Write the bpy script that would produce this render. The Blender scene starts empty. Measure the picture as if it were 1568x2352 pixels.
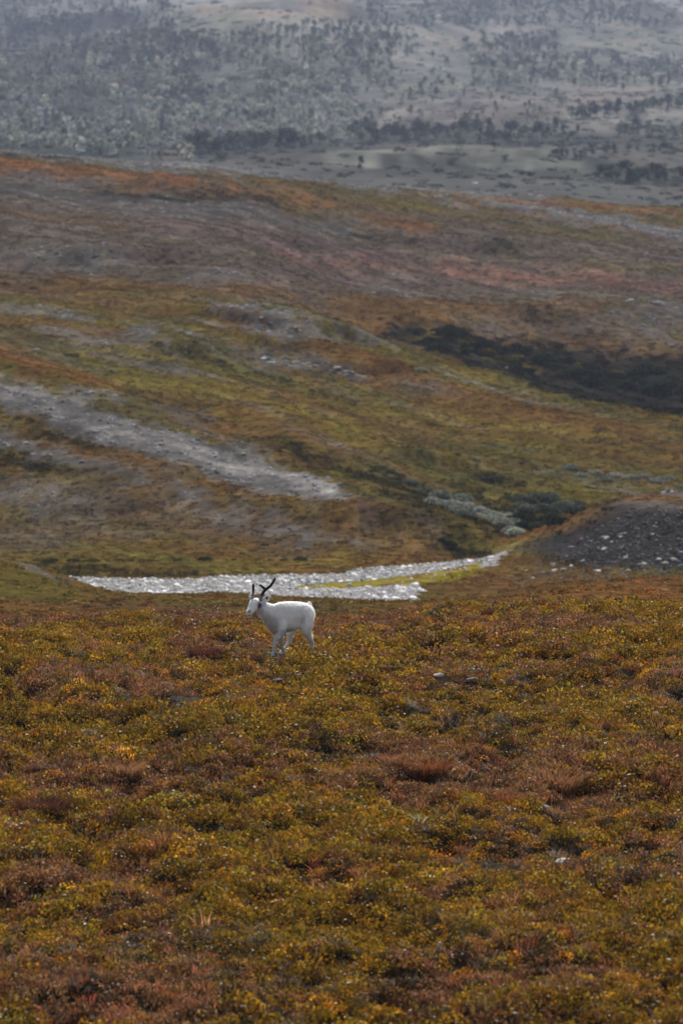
import bpy, math, random
import numpy as np
from mathutils import Vector, Matrix

SC = bpy.context.scene
COL = SC.collection
random.seed(7)
RNG = np.random.default_rng(7)

# ------------------------------------------------------------------ camera
EYE = 6.48                      # eye height above the reindeer's ground
FOC = 13066.0                   # focal length in map units (photo plan coordinates 1568 x 2352)
PITCH = math.atan((1176 - 574) / FOC)
cam_d = bpy.data.cameras.new('camera')
cam = bpy.data.objects.new('camera', cam_d)
COL.objects.link(cam)
cam.location = (0, 0, EYE)
cam.rotation_euler = (math.pi / 2 - PITCH, 0, 0)
cam_d.sensor_fit = 'VERTICAL'
cam_d.sensor_height = 36
cam_d.sensor_width = 24
cam_d.lens = 200
cam_d.clip_start = 1.0
cam_d.clip_end = 30000
cam_d.dof.use_dof = True
cam_d.dof.focus_distance = 90.0
cam_d.dof.aperture_fstop = 4.0
SC.camera = cam

# ------------------------------------------------------------------ light
SUN_EL = math.radians(46)
SUN_AZ = math.radians(8)        # a little right of straight ahead: everything is backlit
w = bpy.data.worlds.new('World')
SC.world = w
w.use_nodes = True
nt = w.node_tree
nt.nodes.clear()
sky = nt.nodes.new('ShaderNodeTexSky')
sky.sky_type = 'NISHITA'
sky.sun_disc = False
sky.sun_elevation = SUN_EL
sky.sun_rotation = SUN_AZ
bg = nt.nodes.new('ShaderNodeBackground')
bg.inputs['Strength'].default_value = 0.075
wo = nt.nodes.new('ShaderNodeOutputWorld')
hs = nt.nodes.new('ShaderNodeHueSaturation')       # thin high cloud: a paler sky than the clear one
hs.inputs['Saturation'].default_value = 0.40
nt.links.new(sky.outputs[0], hs.inputs['Color'])
nt.links.new(hs.outputs[0], bg.inputs[0])
nt.links.new(bg.outputs[0], wo.inputs[0])
sun_d = bpy.data.lights.new('sun', 'SUN')
sun_d.energy = 5.0
sun_d.angle = math.radians(0.6)
sun_d.color = (1.0, 0.96, 0.90)
sun = bpy.data.objects.new('sun', sun_d)
COL.objects.link(sun)
sun.location = (0, 60, 120)
sun.rotation_euler = (-(math.pi / 2 - SUN_EL), 0, -SUN_AZ)

SC.view_settings.view_transform = 'Standard'
SC.view_settings.look = 'None'
SC.view_settings.gamma = 1
SC.view_settings.use_curve_mapping = False
SC.view_settings.exposure = 0.42
SC.render.engine = 'CYCLES'
cy = SC.cycles
cy.max_bounces = 5
cy.diffuse_bounces = 2
cy.glossy_bounces = 1
cy.transmission_bounces = 2
cy.volume_bounces = 0
cy.transparent_max_bounces = 4
cy.caustics_reflective = False
cy.caustics_refractive = False
cy.sample_clamp_indirect = 4
cy.use_denoising = True

# ------------------------------------------------------------------ helpers
def tag(o, label=None, cat=None, group=None, kind=None):
    if label: o['label'] = label
    if cat: o['category'] = cat
    if group: o['group'] = group
    if kind: o['kind'] = kind
    return o

def empty(name, loc=(0, 0, 0), rz=0.0):
    o = bpy.data.objects.new(name, None)
    o.empty_display_size = 0.2
    COL.objects.link(o)
    o.location = loc
    o.rotation_euler = (0, 0, rz)
    return o

def mesh_np(name, V, F4=None, F3=None, smooth=False):
    """mesh from numpy verts with quads and / or triangles"""
    V = np.asarray(V, np.float32)
    parts, tot = [], []
    if F4 is not None and len(F4):
        F4 = np.asarray(F4, np.int32); parts.append(F4.ravel()); tot.append(np.full(len(F4), 4, np.int32))
    if F3 is not None and len(F3):
        F3 = np.asarray(F3, np.int32); parts.append(F3.ravel()); tot.append(np.full(len(F3), 3, np.int32))
    loops = np.concatenate(parts); tot = np.concatenate(tot)
    me = bpy.data.meshes.new(name)
    me.vertices.add(len(V)); me.vertices.foreach_set('co', V.ravel())
    me.loops.add(len(loops)); me.loops.foreach_set('vertex_index', loops)
    me.polygons.add(len(tot))
    starts = np.concatenate([[0], np.cumsum(tot)[:-1]]).astype(np.int32)
    me.polygons.foreach_set('loop_start', starts)
    me.polygons.foreach_set('loop_total', tot)
    me.update(calc_edges=True)
    if smooth:
        me.polygons.foreach_set('use_smooth', np.ones(len(tot), bool))
    return me

def set_col(me, name, rgb):
    a = me.attributes.new(name, 'FLOAT_COLOR', 'POINT')
    c = np.ones((len(me.vertices), 4), np.float32); c[:, :3] = rgb
    a.data.foreach_set('color', c.ravel())

def add_obj(name, me, mat=None, parent=None, link=True):
    o = bpy.data.objects.new(name, me)
    if mat is not None and not me.materials: me.materials.append(mat)
    if link: COL.objects.link(o)
    if parent is not None: o.parent = parent
    return o

def _hash(ix, iy, seed):
    h = (ix.astype(np.int64) * 374761393 + iy.astype(np.int64) * 668265263 + seed * 974634777) & 0xffffffff
    h = ((h ^ (h >> 13)) * 1274126177) & 0xffffffff
    h = ((h ^ (h >> 16)) * 2246822519) & 0xffffffff
    return ((h ^ (h >> 15)) & 0xffffff) / float(0xffffff)

def vnoise(x, y, seed=0):
    x = np.asarray(x, float); y = np.asarray(y, float)
    ix = np.floor(x); iy = np.floor(y); fx = x - ix; fy = y - iy
    fx = fx * fx * fx * (fx * (fx * 6 - 15) + 10); fy = fy * fy * fy * (fy * (fy * 6 - 15) + 10)
    a = _hash(ix, iy, seed); b = _hash(ix + 1, iy, seed); c = _hash(ix, iy + 1, seed); d = _hash(ix + 1, iy + 1, seed)
    return (a + (b - a) * fx + (c - a) * fy + (a - b - c + d) * fx * fy) * 2 - 1

def fbm(x, y, seed=0, octv=4, gain=0.5):
    s = 0; a = 1.0; t = 0
    for k in range(octv):
        cx, sx = math.cos(0.6 * k), math.sin(0.6 * k)
        s = s + a * vnoise((x * cx - y * sx) * 2 ** k, (x * sx + y * cx) * 2 ** k, seed + 17 * k); t += a; a *= gain
    return s / t

def sstep(a, b, x):
    t = np.clip((x - a) / (b - a), 0, 1); return t * t * (3 - 2 * t)

def pchip(xs, ys, x):
    """monotone cubic through (xs, ys); ys may be (n, k): interpolates along axis 0"""
    xs = np.asarray(xs, float); ys = np.asarray(ys, float)
    h = np.diff(xs); d = np.diff(ys, axis=0) / h.reshape(-1, *([1] * (ys.ndim - 1)))
    m = np.zeros_like(ys); m[0] = d[0]; m[-1] = d[-1]
    p = d[:-1] * d[1:]
    with np.errstate(divide='ignore', invalid='ignore'):
        mm = 2 * p / (d[:-1] + d[1:])
    m[1:-1] = np.where(p > 0, np.nan_to_num(mm), 0)
    x = np.clip(x, xs[0], xs[-1])
    i = np.clip(np.searchsorted(xs, x) - 1, 0, len(xs) - 2)
    sh = (-1,) + (1,) * (ys.ndim - 1)
    H = h[i].reshape(sh); t = ((x - xs[i]) / h[i]).reshape(sh)
    return ((2 * t ** 3 - 3 * t ** 2 + 1) * ys[i] + (t ** 3 - 2 * t ** 2 + t) * H * m[i]
            + (-2 * t ** 3 + 3 * t ** 2) * ys[i + 1] + (t ** 3 - t ** 2) * H * m[i + 1])

# ------------------------------------------------------------------ materials
def new_mat(name):
    m = bpy.data.materials.new(name); m.use_nodes = True
    m.node_tree.nodes.clear()
    return m, m.node_tree

def N(t, typ, **kw):
    n = t.nodes.new(typ)
    for k, v in kw.items(): setattr(n, k, v)
    return n

def mulcol(t, a, b):
    n = N(t, 'ShaderNodeMix', data_type='RGBA', blend_type='MULTIPLY')
    n.inputs[0].default_value = 1.0
    t.links.new(a, n.inputs[6]); t.links.new(b, n.inputs[7])
    return n.outputs[2]

def leaf_mat(name, transl=0.35, gloss=0.06, rough=0.35):
    m, t = new_mat(name)
    a = N(t, 'ShaderNodeAttribute', attribute_type='INSTANCER', attribute_name='tint')
    b = N(t, 'ShaderNodeAttribute', attribute_type='GEOMETRY', attribute_name='leaf')
    c = mulcol(t, a.outputs['Color'], b.outputs['Color'])
    d = N(t, 'ShaderNodeBsdfDiffuse'); tr = N(t, 'ShaderNodeBsdfTranslucent')
    t.links.new(c, d.inputs[0]); t.links.new(c, tr.inputs[0])
    mx = N(t, 'ShaderNodeMixShader'); mx.inputs[0].default_value = transl
    t.links.new(d.outputs[0], mx.inputs[1]); t.links.new(tr.outputs[0], mx.inputs[2])
    out = N(t, 'ShaderNodeOutputMaterial')
    if gloss > 0:
        g = N(t, 'ShaderNodeBsdfGlossy'); g.inputs['Roughness'].default_value = rough
        g.inputs['Color'].default_value = (1, 1, 1, 1)
        m2 = N(t, 'ShaderNodeMixShader'); m2.inputs[0].default_value = gloss
        t.links.new(mx.outputs[0], m2.inputs[1]); t.links.new(g.outputs[0], m2.inputs[2])
        t.links.new(m2.outputs[0], out.inputs[0])
    else:
        t.links.new(mx.outputs[0], out.inputs[0])
    return m

def ground_mat(name, scales, amt=0.5, bump=0.3):
    """vertex colour of the plant cover, broken up by noise at the given scales (per metre)"""
    m, t = new_mat(name)
    a = N(t, 'ShaderNodeAttribute', attribute_type='GEOMETRY', attribute_name='col')
    tc = N(t, 'ShaderNodeTexCoord')
    c = a.outputs['Color']; last = None
    for k, s in enumerate(scales):
        nz = N(t, 'ShaderNodeTexNoise'); nz.inputs['Scale'].default_value = s; nz.inputs['Detail'].default_value = 5
        nz.inputs['Roughness'].default_value = 0.65
        t.links.new(tc.outputs['Object'], nz.inputs['Vector'])
        rp = N(t, 'ShaderNodeValToRGB')
        lo, hi = 1 - amt, 1 + amt
        rp.color_ramp.elements[0].position = 0.32; rp.color_ramp.elements[1].position = 0.68
        rp.color_ramp.elements[0].color = (lo, lo, lo, 1); rp.color_ramp.elements[1].color = (hi, hi * 0.98, hi * 0.95, 1)
        t.links.new(nz.outputs[0], rp.inputs[0])
        c = mulcol(t, c, rp.outputs[0]); last = nz
    p = N(t, 'ShaderNodeBsdfDiffuse')                    # dry plant cover: no sheen at all
    t.links.new(c, p.inputs['Color'])
    if bump:
        bp = N(t, 'ShaderNodeBump'); bp.inputs['Strength'].default_value = bump; bp.inputs['Distance'].default_value = 0.1
        t.links.new(last.outputs[0], bp.inputs['Height']); t.links.new(bp.outputs[0], p.inputs['Normal'])
    out = N(t, 'ShaderNodeOutputMaterial'); t.links.new(p.outputs[0], out.inputs[0])
    return m

def stone_mat(name, base, lich=(0.42, 0.42, 0.41), spot=(0.06, 0.06, 0.055), scale=5.0, rough=0.8, use_tint=True, spec=0.12):
    m, t = new_mat(name)
    tc = N(t, 'ShaderNodeTexCoord')
    nz = N(t, 'ShaderNodeTexNoise'); nz.inputs['Scale'].default_value = scale; nz.inputs['Detail'].default_value = 8
    nz.inputs['Roughness'].default_value = 0.7
    t.links.new(tc.outputs['Object'], nz.inputs['Vector'])
    rp = N(t, 'ShaderNodeValToRGB'); e = rp.color_ramp.elements
    e[0].position = 0.3; e[0].color = (*spot, 1); e[1].position = 0.72; e[1].color = (*lich, 1)
    k = e.new(0.45); k.color = (*base, 1)
    t.links.new(nz.outputs[0], rp.inputs[0])
    c = rp.outputs[0]
    if use_tint:
        a = N(t, 'ShaderNodeAttribute', attribute_type='INSTANCER', attribute_name='tint')
        c = mulcol(t, c, a.outputs['Color'])
    p = N(t, 'ShaderNodeBsdfPrincipled'); p.inputs['Roughness'].default_value = rough; p.inputs['Specular IOR Level'].default_value = spec
    t.links.new(c, p.inputs['Base Color'])
    bp = N(t, 'ShaderNodeBump'); bp.inputs['Strength'].default_value = 0.5; bp.inputs['Distance'].default_value = 0.03
    t.links.new(nz.outputs[0], bp.inputs['Height']); t.links.new(bp.outputs[0], p.inputs['Normal'])
    out = N(t, 'ShaderNodeOutputMaterial'); t.links.new(p.outputs[0], out.inputs[0])
    return m

M_LEAF = leaf_mat('leaf', 0.42, 0.018, 0.45)
M_GRASS = leaf_mat('grass_blade', 0.45, 0.006, 0.5)
M_HEATH = leaf_mat('heath_leaf', 0.30, 0.0)
M_TREE = leaf_mat('tree_leaf', 0.30, 0.0)
M_BARK = stone_mat('bark', (0.10, 0.095, 0.09), (0.25, 0.24, 0.23), (0.03, 0.03, 0.03), 3.0, 0.9, False)
M_STONE = stone_mat('stone', (0.27, 0.27, 0.275), (0.50, 0.50, 0.50), (0.10, 0.10, 0.10), 6.0)
M_WETSTONE = stone_mat('river_stone', (0.30, 0.30, 0.305), (0.55, 0.55, 0.55), (0.08, 0.08, 0.08), 4.0, .6, True, .55)
M_GND = ground_mat('heath_ground', (1.3, 9.0), 0.45, 0.4)
M_HILL = ground_mat('hillside_ground', (0.25, 0.9, 3.2), 0.36, 0.8)
M_FAR = ground_mat('far_ground', (0.02, 0.12), 0.30, 0.0)
M_BED = ground_mat('riverbed_ground', (0.7, 4.0), 0.5, 0.5)

# ------------------------------------------------------------------ terrain
def Zr(d, R):
    """height at distance d that lies on the sight line of map row R"""
    return EYE - d * np.tan(np.arctan((np.asarray(R, float) - 1176) / FOC) + PITCH)

def Rz(d, z):
    return 1176 + FOC * np.tan(np.arctan((EYE - z) / d) - PITCH)

NEAR = [(2, 'z', 4.85), (20, 'z', 2.6), (38, 'z', -0.55), (46, 'z', -0.75)]
def column(crest, terr, rest, near=None):
    pts = list(NEAR) + [(52, 'R', 2352), (70, 'R', 1850), (90, 'R', 1515), (104, 'R', crest)]
    zc = float(Zr(104, crest))
    pts += [(110, 'z', zc - 0.25), (122, 'z', zc - 1.7)] + terr + rest
    return pts
def R(*a): return [(a[i], 'R', a[i + 1]) for i in range(0, len(a), 2)]
def Zz(*a): return [(a[i], 'z', a[i + 1]) for i in range(0, len(a), 2)]
FARL = R(1500, 312, 1800, 250, 2200, 185, 2600, 110, 3000, 40, 3500, -35, 4300, -70) + Zz(9000, 262)
FARR = R(1500, 325, 1700, 282, 1900, 245, 2200, 195, 2600, 112, 3000, 45, 3500, -30, 4300, -70) + Zz(9000, 262)
COLS = {
 -1000: column(1446, R(150, 1398, 185, 1360, 205, 1275, 218, 1245, 230, 1265) + Zz(250, -8.6, 262, -9),
   R(280, 1290, 305, 1190, 335, 930, 350, 800, 360, 790, 385, 730, 420, 640, 480, 540, 560, 400, 640, 310, 720, 240) + Zz(770, 27, 1100, 34) + R(1300, 262) + FARL),
 0: column(1446, R(150, 1400, 185, 1372, 205, 1305, 218, 1284, 230, 1312) + Zz(250, -8.8, 264, -9),
   R(270, 1322, 305, 1205, 335, 1000, 350, 902, 360, 893, 385, 825, 420, 735, 480, 645, 560, 510, 640, 420, 720, 350) + Zz(770, 18.2, 1100, 21.5) + R(1300, 342) + FARL),
 300: column(1444, R(150, 1400, 185, 1374, 205, 1364, 220, 1372) + Zz(246, -8.9, 264, -9),
   R(270, 1322, 295, 1235, 325, 1055, 338, 985, 348, 972, 375, 880, 405, 785, 435, 712, 480, 640, 560, 525, 640, 440, 720, 376) + Zz(770, 16.3, 1100, 20) + R(1300, 345) + FARL),
 530: column(1446, R(150, 1402, 185, 1378, 205, 1362, 220, 1376) + Zz(246, -8.9, 268, -9),
   R(272, 1316, 297, 1215, 325, 1085, 333, 1048, 343, 1030, 375, 905, 405, 805, 430, 708, 442, 698, 480, 640, 560, 540, 640, 455, 720, 394) + Zz(770, 15.2, 900, 15.6) + R(1050, 384, 1300, 352) + FARL),
 800: column(1446, R(150, 1404, 185, 1390, 205, 1384, 220, 1392) + Zz(246, -9, 270, -9),
   R(277, 1300, 300, 1205, 316, 1143, 330, 1118, 360, 990, 395, 865, 425, 768) + Zz(440, -0.7) + R(480, 728, 560, 620, 640, 515, 720, 418) + Zz(770, 13.9, 900, 14.2) + R(1050, 396, 1300, 352) + FARR),
 1060: column(1410, R(150, 1395, 185, 1385, 205, 1386, 220, 1392) + Zz(246, -9, 284, -9),
   R(292, 1262, 302, 1245, 320, 1185, 340, 1112, 370, 985, 410, 838) + Zz(425, -2.6, 445, -2.8) + R(482, 770, 500, 740, 560, 650, 640, 545, 720, 438) + Zz(770, 12.9, 880, 12.8) + R(1000, 420, 1300, 360) + FARR),
 1300: column(1412, R(150, 1372, 175, 1352, 190, 1345, 205, 1352) + Zz(246, -9, 300, -9),
   R(315, 1195, 330, 1150, 350, 1062, 375, 962, 400, 893) + Zz(415, -4.6, 440, -5.8) + R(480, 852, 506, 745, 560, 665, 640, 560, 720, 458) + Zz(770, 11.8, 880, 11.5) + R(1000, 440, 1300, 366) + FARR),
 1568: column(1412, R(150, 1364, 175, 1330, 188, 1322, 203, 1330) + Zz(246, -9, 300, -9),
   R(325, 1165, 340, 1112, 365, 1012, 385, 935) + Zz(400, -6.0, 432, -8.0) + R(474, 895, 510, 742, 560, 680, 640, 575, 720, 474) + Zz(770, 11, 880, 10.8) + R(1000, 458, 1300, 372) + FARR),
 2600: column(1415, R(150, 1350, 175, 1300, 188, 1285, 203, 1296) + Zz(246, -9, 300, -9),
   R(325, 1190, 340, 1150, 362, 1080, 382, 1030) + Zz(400, -8.6, 432, -9.6) + R(474, 960, 510, 790, 560, 720, 640, 620, 720, 530) + Zz(770, 8, 880, 7.5) + R(1000, 512, 1300, 385) + FARR),
}
GU = np.arange(-1000, 2600 + 1, 10.0)
def seg(a, b, s): return np.arange(a, b - 1e-6, s)
GD = np.concatenate([seg(2, 46, 1.0), seg(46, 112, 0.17), seg(112, 250, 1.0), seg(250, 290, 0.4), seg(290, 460, 0.62),
                     seg(460, 740, 1.05), seg(740, 1700, 7), seg(1700, 4300, 13), seg(4300, 9000.1, 235)])
xs = sorted(COLS)
zc = []
for x in xs:
    c = COLS[x]
    d = [p[0] for p in c]; z = [float(Zr(p[0], p[2])) if p[1] == 'R' else p[2] for p in c]
    zc.append(pchip(d, z, GD))
ZB = pchip(xs, np.array(zc), GU)                     # (u, d)
X = (GU[:, None] - 784) / FOC * GD[None, :]
Y = np.broadcast_to(GD[None, :], X.shape).copy()
# the stony hillock right of the riverbed
hx, hy = 21.0, 287.0
rho = np.sqrt(np.where(X < hx, ((X - hx) / 16.2) ** 2, ((X - hx) / 30) ** 2) + np.where(Y < hy, ((Y - hy) / 22) ** 2, ((Y - hy) / 17) ** 2))
rho = rho + 0.06 * fbm(X * 0.15, Y * 0.1, 5)
HILLOCK = 3.1 * (1 - sstep(0.33, 1.0, rho))
# a long low shoulder on the far mountainside
far_w = sstep(1500, 2100, Y)
RB = Rz(Y, ZB)
shoulder = 9.0 * np.exp(-(((GU[:, None] - 820 - 2.2 * (150 - RB)) / 330) ** 2)) * np.exp(-(((RB - 150) / 42) ** 2)) * far_w
def billow(x, y): return np.minimum(np.abs(fbm(x * 0.55, y * 0.42, 12, 3)) * 2.0, .75)      # rounded hummocks with narrow hollows between
def relief(X, Y):
    n = np.zeros_like(X)
    f = sstep(44, 50, Y) * (1 - sstep(112, 130, Y))
    n += f * ((0.18 - .09 * sstep(90, 100, Y)) * fbm(X * 0.22, Y * 0.13, 11, 3) + (0.46 - .22 * sstep(91, 99, Y)) * billow(X, Y) - .16 + 0.10 * fbm(X * 2.4, Y * 2.0, 13, 2))
    g = sstep(112, 130, Y) * (1 - sstep(246, 256, Y))
    n += g * 0.22 * fbm(X * 0.3, Y * 0.12, 14, 4)
    h = sstep(286, 310, Y) * (1 - sstep(720, 760, Y))
    lumpy = 0.0
    n += h * (0.55 * fbm(X * 0.11, Y * 0.05, 15, 4) + 0.025 * fbm(X * 1.3, Y * 1.0, 16, 2) + 0.55 * fbm((.87 * X + .42 * Y) * 0.16, (.53 * X - .85 * Y) * 0.016, 18, 3))
    v = sstep(760, 900, Y)
    n += v * (1.6 * fbm(X * 0.03, Y * 0.012, 19, 4)) + sstep(1700, 2200, Y) * 7.0 * fbm(X * 0.006, Y * 0.0045, 20, 4)
    return n
calm = 1 - np.exp(-((X + 0.77) ** 2 / 0.8 + (Y - 90) ** 2 / 3.0))      # level standing ground under the animal
def base_spot(u, r):
    i = int(np.clip(round((u - GU[0]) / 10), 0, len(GU) - 1))
    rr = np.minimum.accumulate(np.where(GD < 46, 9e9, RB[i])); j = int(np.argmax(rr <= r))
    return (GU[i] - 784) / FOC * GD[j], GD[j]
RIDGE = np.zeros_like(X)
def ridge(pts, h, wn, wf, k=1.0):
    """a rounded bank along a line: steep towards the valley (near side wn metres), gentle behind (wf)"""
    P = np.array([base_spot(u, r) for u, r in pts]); lo = P.min(0) - 3 * max(wn, wf); hi = P.max(0) + 3 * max(wn, wf)
    q = np.nonzero((X > lo[0]) & (X < hi[0]) & (Y > lo[1]) & (Y < hi[1]))
    x = X[q] + .12 * wn * fbm(X[q] / wn, Y[q] / wn / 2, 31, 3) * 2; y = Y[q] + .5 * wn * fbm(X[q] / wn, Y[q] / wn / 2, 32, 3)
    best = np.full(x.shape, 1e18); sg = np.ones(x.shape); tt = np.zeros(x.shape)
    for a in range(len(P) - 1):
        e = P[a + 1] - P[a]; L2 = (e ** 2).sum(); t = np.clip(((x - P[a, 0]) * e[0] + (y - P[a, 1]) * e[1]) / L2, 0, 1)
        dx = x - P[a, 0] - e[0] * t; dy = y - P[a, 1] - e[1] * t; d2 = dx * dx + dy * dy
        m = d2 < best; best[m] = d2[m]; sg[m] = np.sign(e[0] * dy - e[1] * dx)[m]; tt[m] = ((a + t) / (len(P) - 1))[m]
    d = np.sqrt(best); w_ = np.where(sg < 0, wn, wf)
    RIDGE[q] += h * np.exp(-(d / w_) ** 2) * sstep(0, .12, tt) * (1 - sstep(.9, 1.0, tt)) ** k
ridge([(-700, 700), (-100, 862), (0, 893), (150, 928), (300, 970), (450, 1012), (600, 1052), (720, 1096), (815, 1142)], 2.0, 5.5, 9)
ridge([(-500, 850), (0, 988), (120, 1022), (250, 1062), (500, 1150)], .8, 3.5, 7)
ridge([(-500, 1000), (0, 1100), (150, 1135), (260, 1190)], .6, 3, 6)
ridge([(400, 1145), (520, 1170), (640, 1200), (880, 1250)], .7, 3, 6)
ridge([(530, 745), (620, 730), (700, 748), (790, 785)], 1.0, 5, 6)
ridge([(570, 815), (650, 818), (740, 832), (870, 866)], .9, 3.5, 6)
ridge([(320, 922), (430, 938), (500, 962)], .6, 3, 5)
ridge([(250, 748), (350, 758), (520, 828)], .7, 4, 7)
ridge([(500, 985), (700, 1036), (850, 1080), (1020, 1118)], 1.0, 4, 9)
ridge([(1075, 1275), (1010, 1232), (900, 1178), (800, 1142)], 1.5, 2.6, 7)
ridge([(-400, 330), (0, 405), (200, 432), (400, 446), (660, 458)], 1.6, 9, 16)
ridge([(700, 470), (850, 520), (1000, 550), (1200, 582)], 1.5, 9, 14)
ridge([(-300, 530), (0, 556), (150, 578), (300, 602)], 1.3, 8, 12)
ridge([(600, 575), (850, 590), (1100, 615), (1500, 640)], .9, 9, 14)
ridge([(850, 745), (1100, 738), (1300, 748), (1600, 735)], 1.4, 6, 14)
ridge([(450, 216), (540, 176), (620, 145), (700, 115), (800, 92)], 11, 60, 130)
ridge([(560, 250), (700, 225), (800, 200), (900, 180), (1000, 172)], 8, 60, 130)
ridge([(250, 110), (400, 100), (540, 115), (620, 130)], 10, 70, 120)
ridge([(760, 95), (950, 70), (1200, 55), (1500, 50)], 12, 80, 160)
ridge([(860, 385), (950, 378), (1080, 380), (1180, 392)], 2.2, 14, 30)
ridge([(1200, 400), (1300, 385), (1420, 382), (1700, 378)], 2.5, 14, 30)
ridge([(1290, 285), (1420, 264), (1568, 250), (1900, 230)], 4, 25, 60)
ZG = ZB + HILLOCK + RIDGE + shoulder + relief(X, Y) * calm
RG = Rz(Y, ZG)
RMIN = np.minimum.accumulate(np.where(GD[None, :] < 46, 9e9, RG), axis=1)

def height(x, y):
    x = np.asarray(x, float); y = np.asarray(y, float)
    u = np.clip((784 + x / y * FOC - GU[0]) / 10.0, 0, len(GU) - 1.001)
    j = np.clip(np.searchsorted(GD, y) - 1, 0, len(GD) - 2)
    i = u.astype(int); fu = u - i; fd = np.clip((y - GD[j]) / (GD[j + 1] - GD[j]), 0, 1)
    return (ZG[i, j] * (1 - fu) * (1 - fd) + ZG[i + 1, j] * fu * (1 - fd) + ZG[i, j + 1] * (1 - fu) * fd + ZG[i + 1, j + 1] * fu * fd)

def spot(u, r, dmin=0):
    """ground position seen at plan position (u, r)"""
    i = int(np.clip(round((u - GU[0]) / 10), 0, len(GU) - 1))
    col = RMIN[i]
    ok = (col <= r) & (GD >= dmin)
    j = int(np.argmax(ok)) if ok.any() else len(GD) - 1
    y = GD[j]
    if j > 0 and col[j - 1] > r > col[j]:
        y = GD[j - 1] + (GD[j] - GD[j - 1]) * (col[j - 1] - r) / max(col[j - 1] - col[j], 1e-6)
    x = (u - 784) / FOC * y
    return float(x), float(y)
def spots(u, r): return np.array([spot(a, b) for a, b in zip(u, r)])
def on_ground(u, r, sink=0.0, dmin=0):
    if dmin == 47:                                     # in the near heath: where it shows above the plants in front
        yy = np.arange(48, 103.5, .15); xx = (u - 784) / FOC * yy
        rr = np.minimum.accumulate(Rz(yy, height(xx, yy) + .10)); ok = rr <= r
        k = int(np.argmax(ok)) if ok.any() else int(np.argmin(rr)); x, y = float(xx[k]), float(yy[k])
    else:
        x, y = spot(u, r, dmin)
    return Vector((x, y, float(height(x, y)) - sink))

# ------------------------------------------------------------------ plant cover and painted shade: patches in ground metres
C = dict(olive=(.098, .079, .022), green=(.062, .060, .022), yellow=(.180, .142, .030), ochre=(.115, .066, .024), rust=(.120, .056, .024),
         orange=(.155, .074, .026), grey=(.118, .115, .119), pale=(.21, .207, .212), ygreen=(.21, .175, .022), stone=(.080, .076, .077), dark=(.020, .021, .013),
         purple=(.088, .060, .064), salmon=(.145, .082, .064), sage=(.115, .118, .080), brown=(.070, .045, .028), willow=(.09, .10, .082),
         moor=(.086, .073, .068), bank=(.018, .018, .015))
PATCH = []
FARP = []
def patch(col, pts, soft=0.5, k=1.0, aniso=6.0, to=None):
    """ragged patch of cover or painted shade along a line of (u, row, half thickness)"""
    up = [spot(u, r - h) for u, r, h in pts]; lo = [spot(u, r + h) for u, r, h in pts]
    (PATCH if to is None else to).append((np.array(C[col]), np.array(up + lo[::-1]), soft, k, aniso))
def poly_sd(P, x, y):
    n = len(P); d = np.full(x.shape, 1e18); s = np.zeros(x.shape, bool)
    for i in range(n):
        ax, ay = P[i]; bx, by = P[(i + 1) % n]
        ex, ey = bx - ax, by - ay; wx, wy = x - ax, y - ay
        t = np.clip((wx * ex + wy * ey) / max(ex * ex + ey * ey, 1e-9), 0, 1)
        d = np.minimum(d, (wx - ex * t) ** 2 + (wy - ey * t) ** 2)
        if ay != by:
            s ^= ((ay > y) != (by > y)) & (x < ex * (y - ay) / ey + ax)
    return np.where(s, -1, 1) * np.sqrt(d)

RIVER = np.array([spot(u, r) for u, r in [(110, 1338), (160, 1327), (300, 1330), (450, 1332), (520, 1325), (640, 1321), (760, 1318), (860, 1305), (960, 1298), (1060, 1287), (1105, 1283)]]
                 + [(8.9, 285), (7.4, 279), (5.2, 272), (3.6, 262), (3.2, 250), (0, 249), (-4, 250), (-8, 252), (-11.5, 256)])
def river_sd(x, y):
    return poly_sd(RIVER, x + 0.5 * fbm(x * 0.5, y * 0.5, 41), y + 1.2 * fbm(x * 0.4, y * 0.4, 42))

# near hillside
patch('olive', [(-400, 1130, 180), (200, 1200, 130), (600, 1250, 70), (900, 1280, 30)], 2.0, .35)
patch('moor', [(-400, 1190, 60), (100, 1200, 60), (420, 1180, 50), (700, 1235, 28)], 2.0, .5)
patch('grey', [(-500, 790, 30), (-100, 880, 28), (0, 915, 32), (150, 952, 34), (300, 1002, 38), (450, 1045, 40), (600, 1088, 42), (720, 1122, 30), (805, 1143, 6)], .4)
patch('pale', [(200, 975, 6), (440, 1038, 10), (560, 1065, 18), (680, 1098, 20), (790, 1136, 9)], .4, .85)
patch('pale', [(-100, 870, 6), (60, 905, 8), (180, 935, 7)], .7, .6)
patch('grey', [(-400, 930, 20), (0, 1010, 20), (120, 1042, 18), (250, 1080, 14), (400, 1120, 14), (480, 1150, 6)], .8, .75)
patch('grey', [(-400, 1060, 25), (0, 1122, 18), (150, 1155, 18), (225, 1192, 8)], .8, .65)
patch('grey', [(440, 1160, 8), (520, 1182, 14), (640, 1216, 18), (760, 1240, 13), (860, 1250, 5)], .8, .7)
patch('dark', [(-200, 1010, 8), (0, 1052, 9), (80, 1066, 11), (170, 1095, 5)], .5, .8)
patch('dark', [(0, 968, 7), (100, 990, 12), (180, 1010, 9), (250, 1022, 5)], .5, .75)
patch('green', [(560, 1000, 8), (700, 1050, 16), (850, 1095, 20), (1000, 1125, 14)], .8, .8)
patch('dark', [(820, 1100, 6), (950, 1130, 10), (1080, 1150, 10), (1180, 1150, 8)], .6, .6)
patch('dark', [(60, 1300, 7), (200, 1314, 8), (330, 1320, 6), (480, 1318, 4)], .6, .5)
patch('olive', [(-500, 1300, 45), (-100, 1325, 40), (40, 1335, 34), (130, 1352, 20), (210, 1366, 6)], .6, .85, 4)
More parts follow.
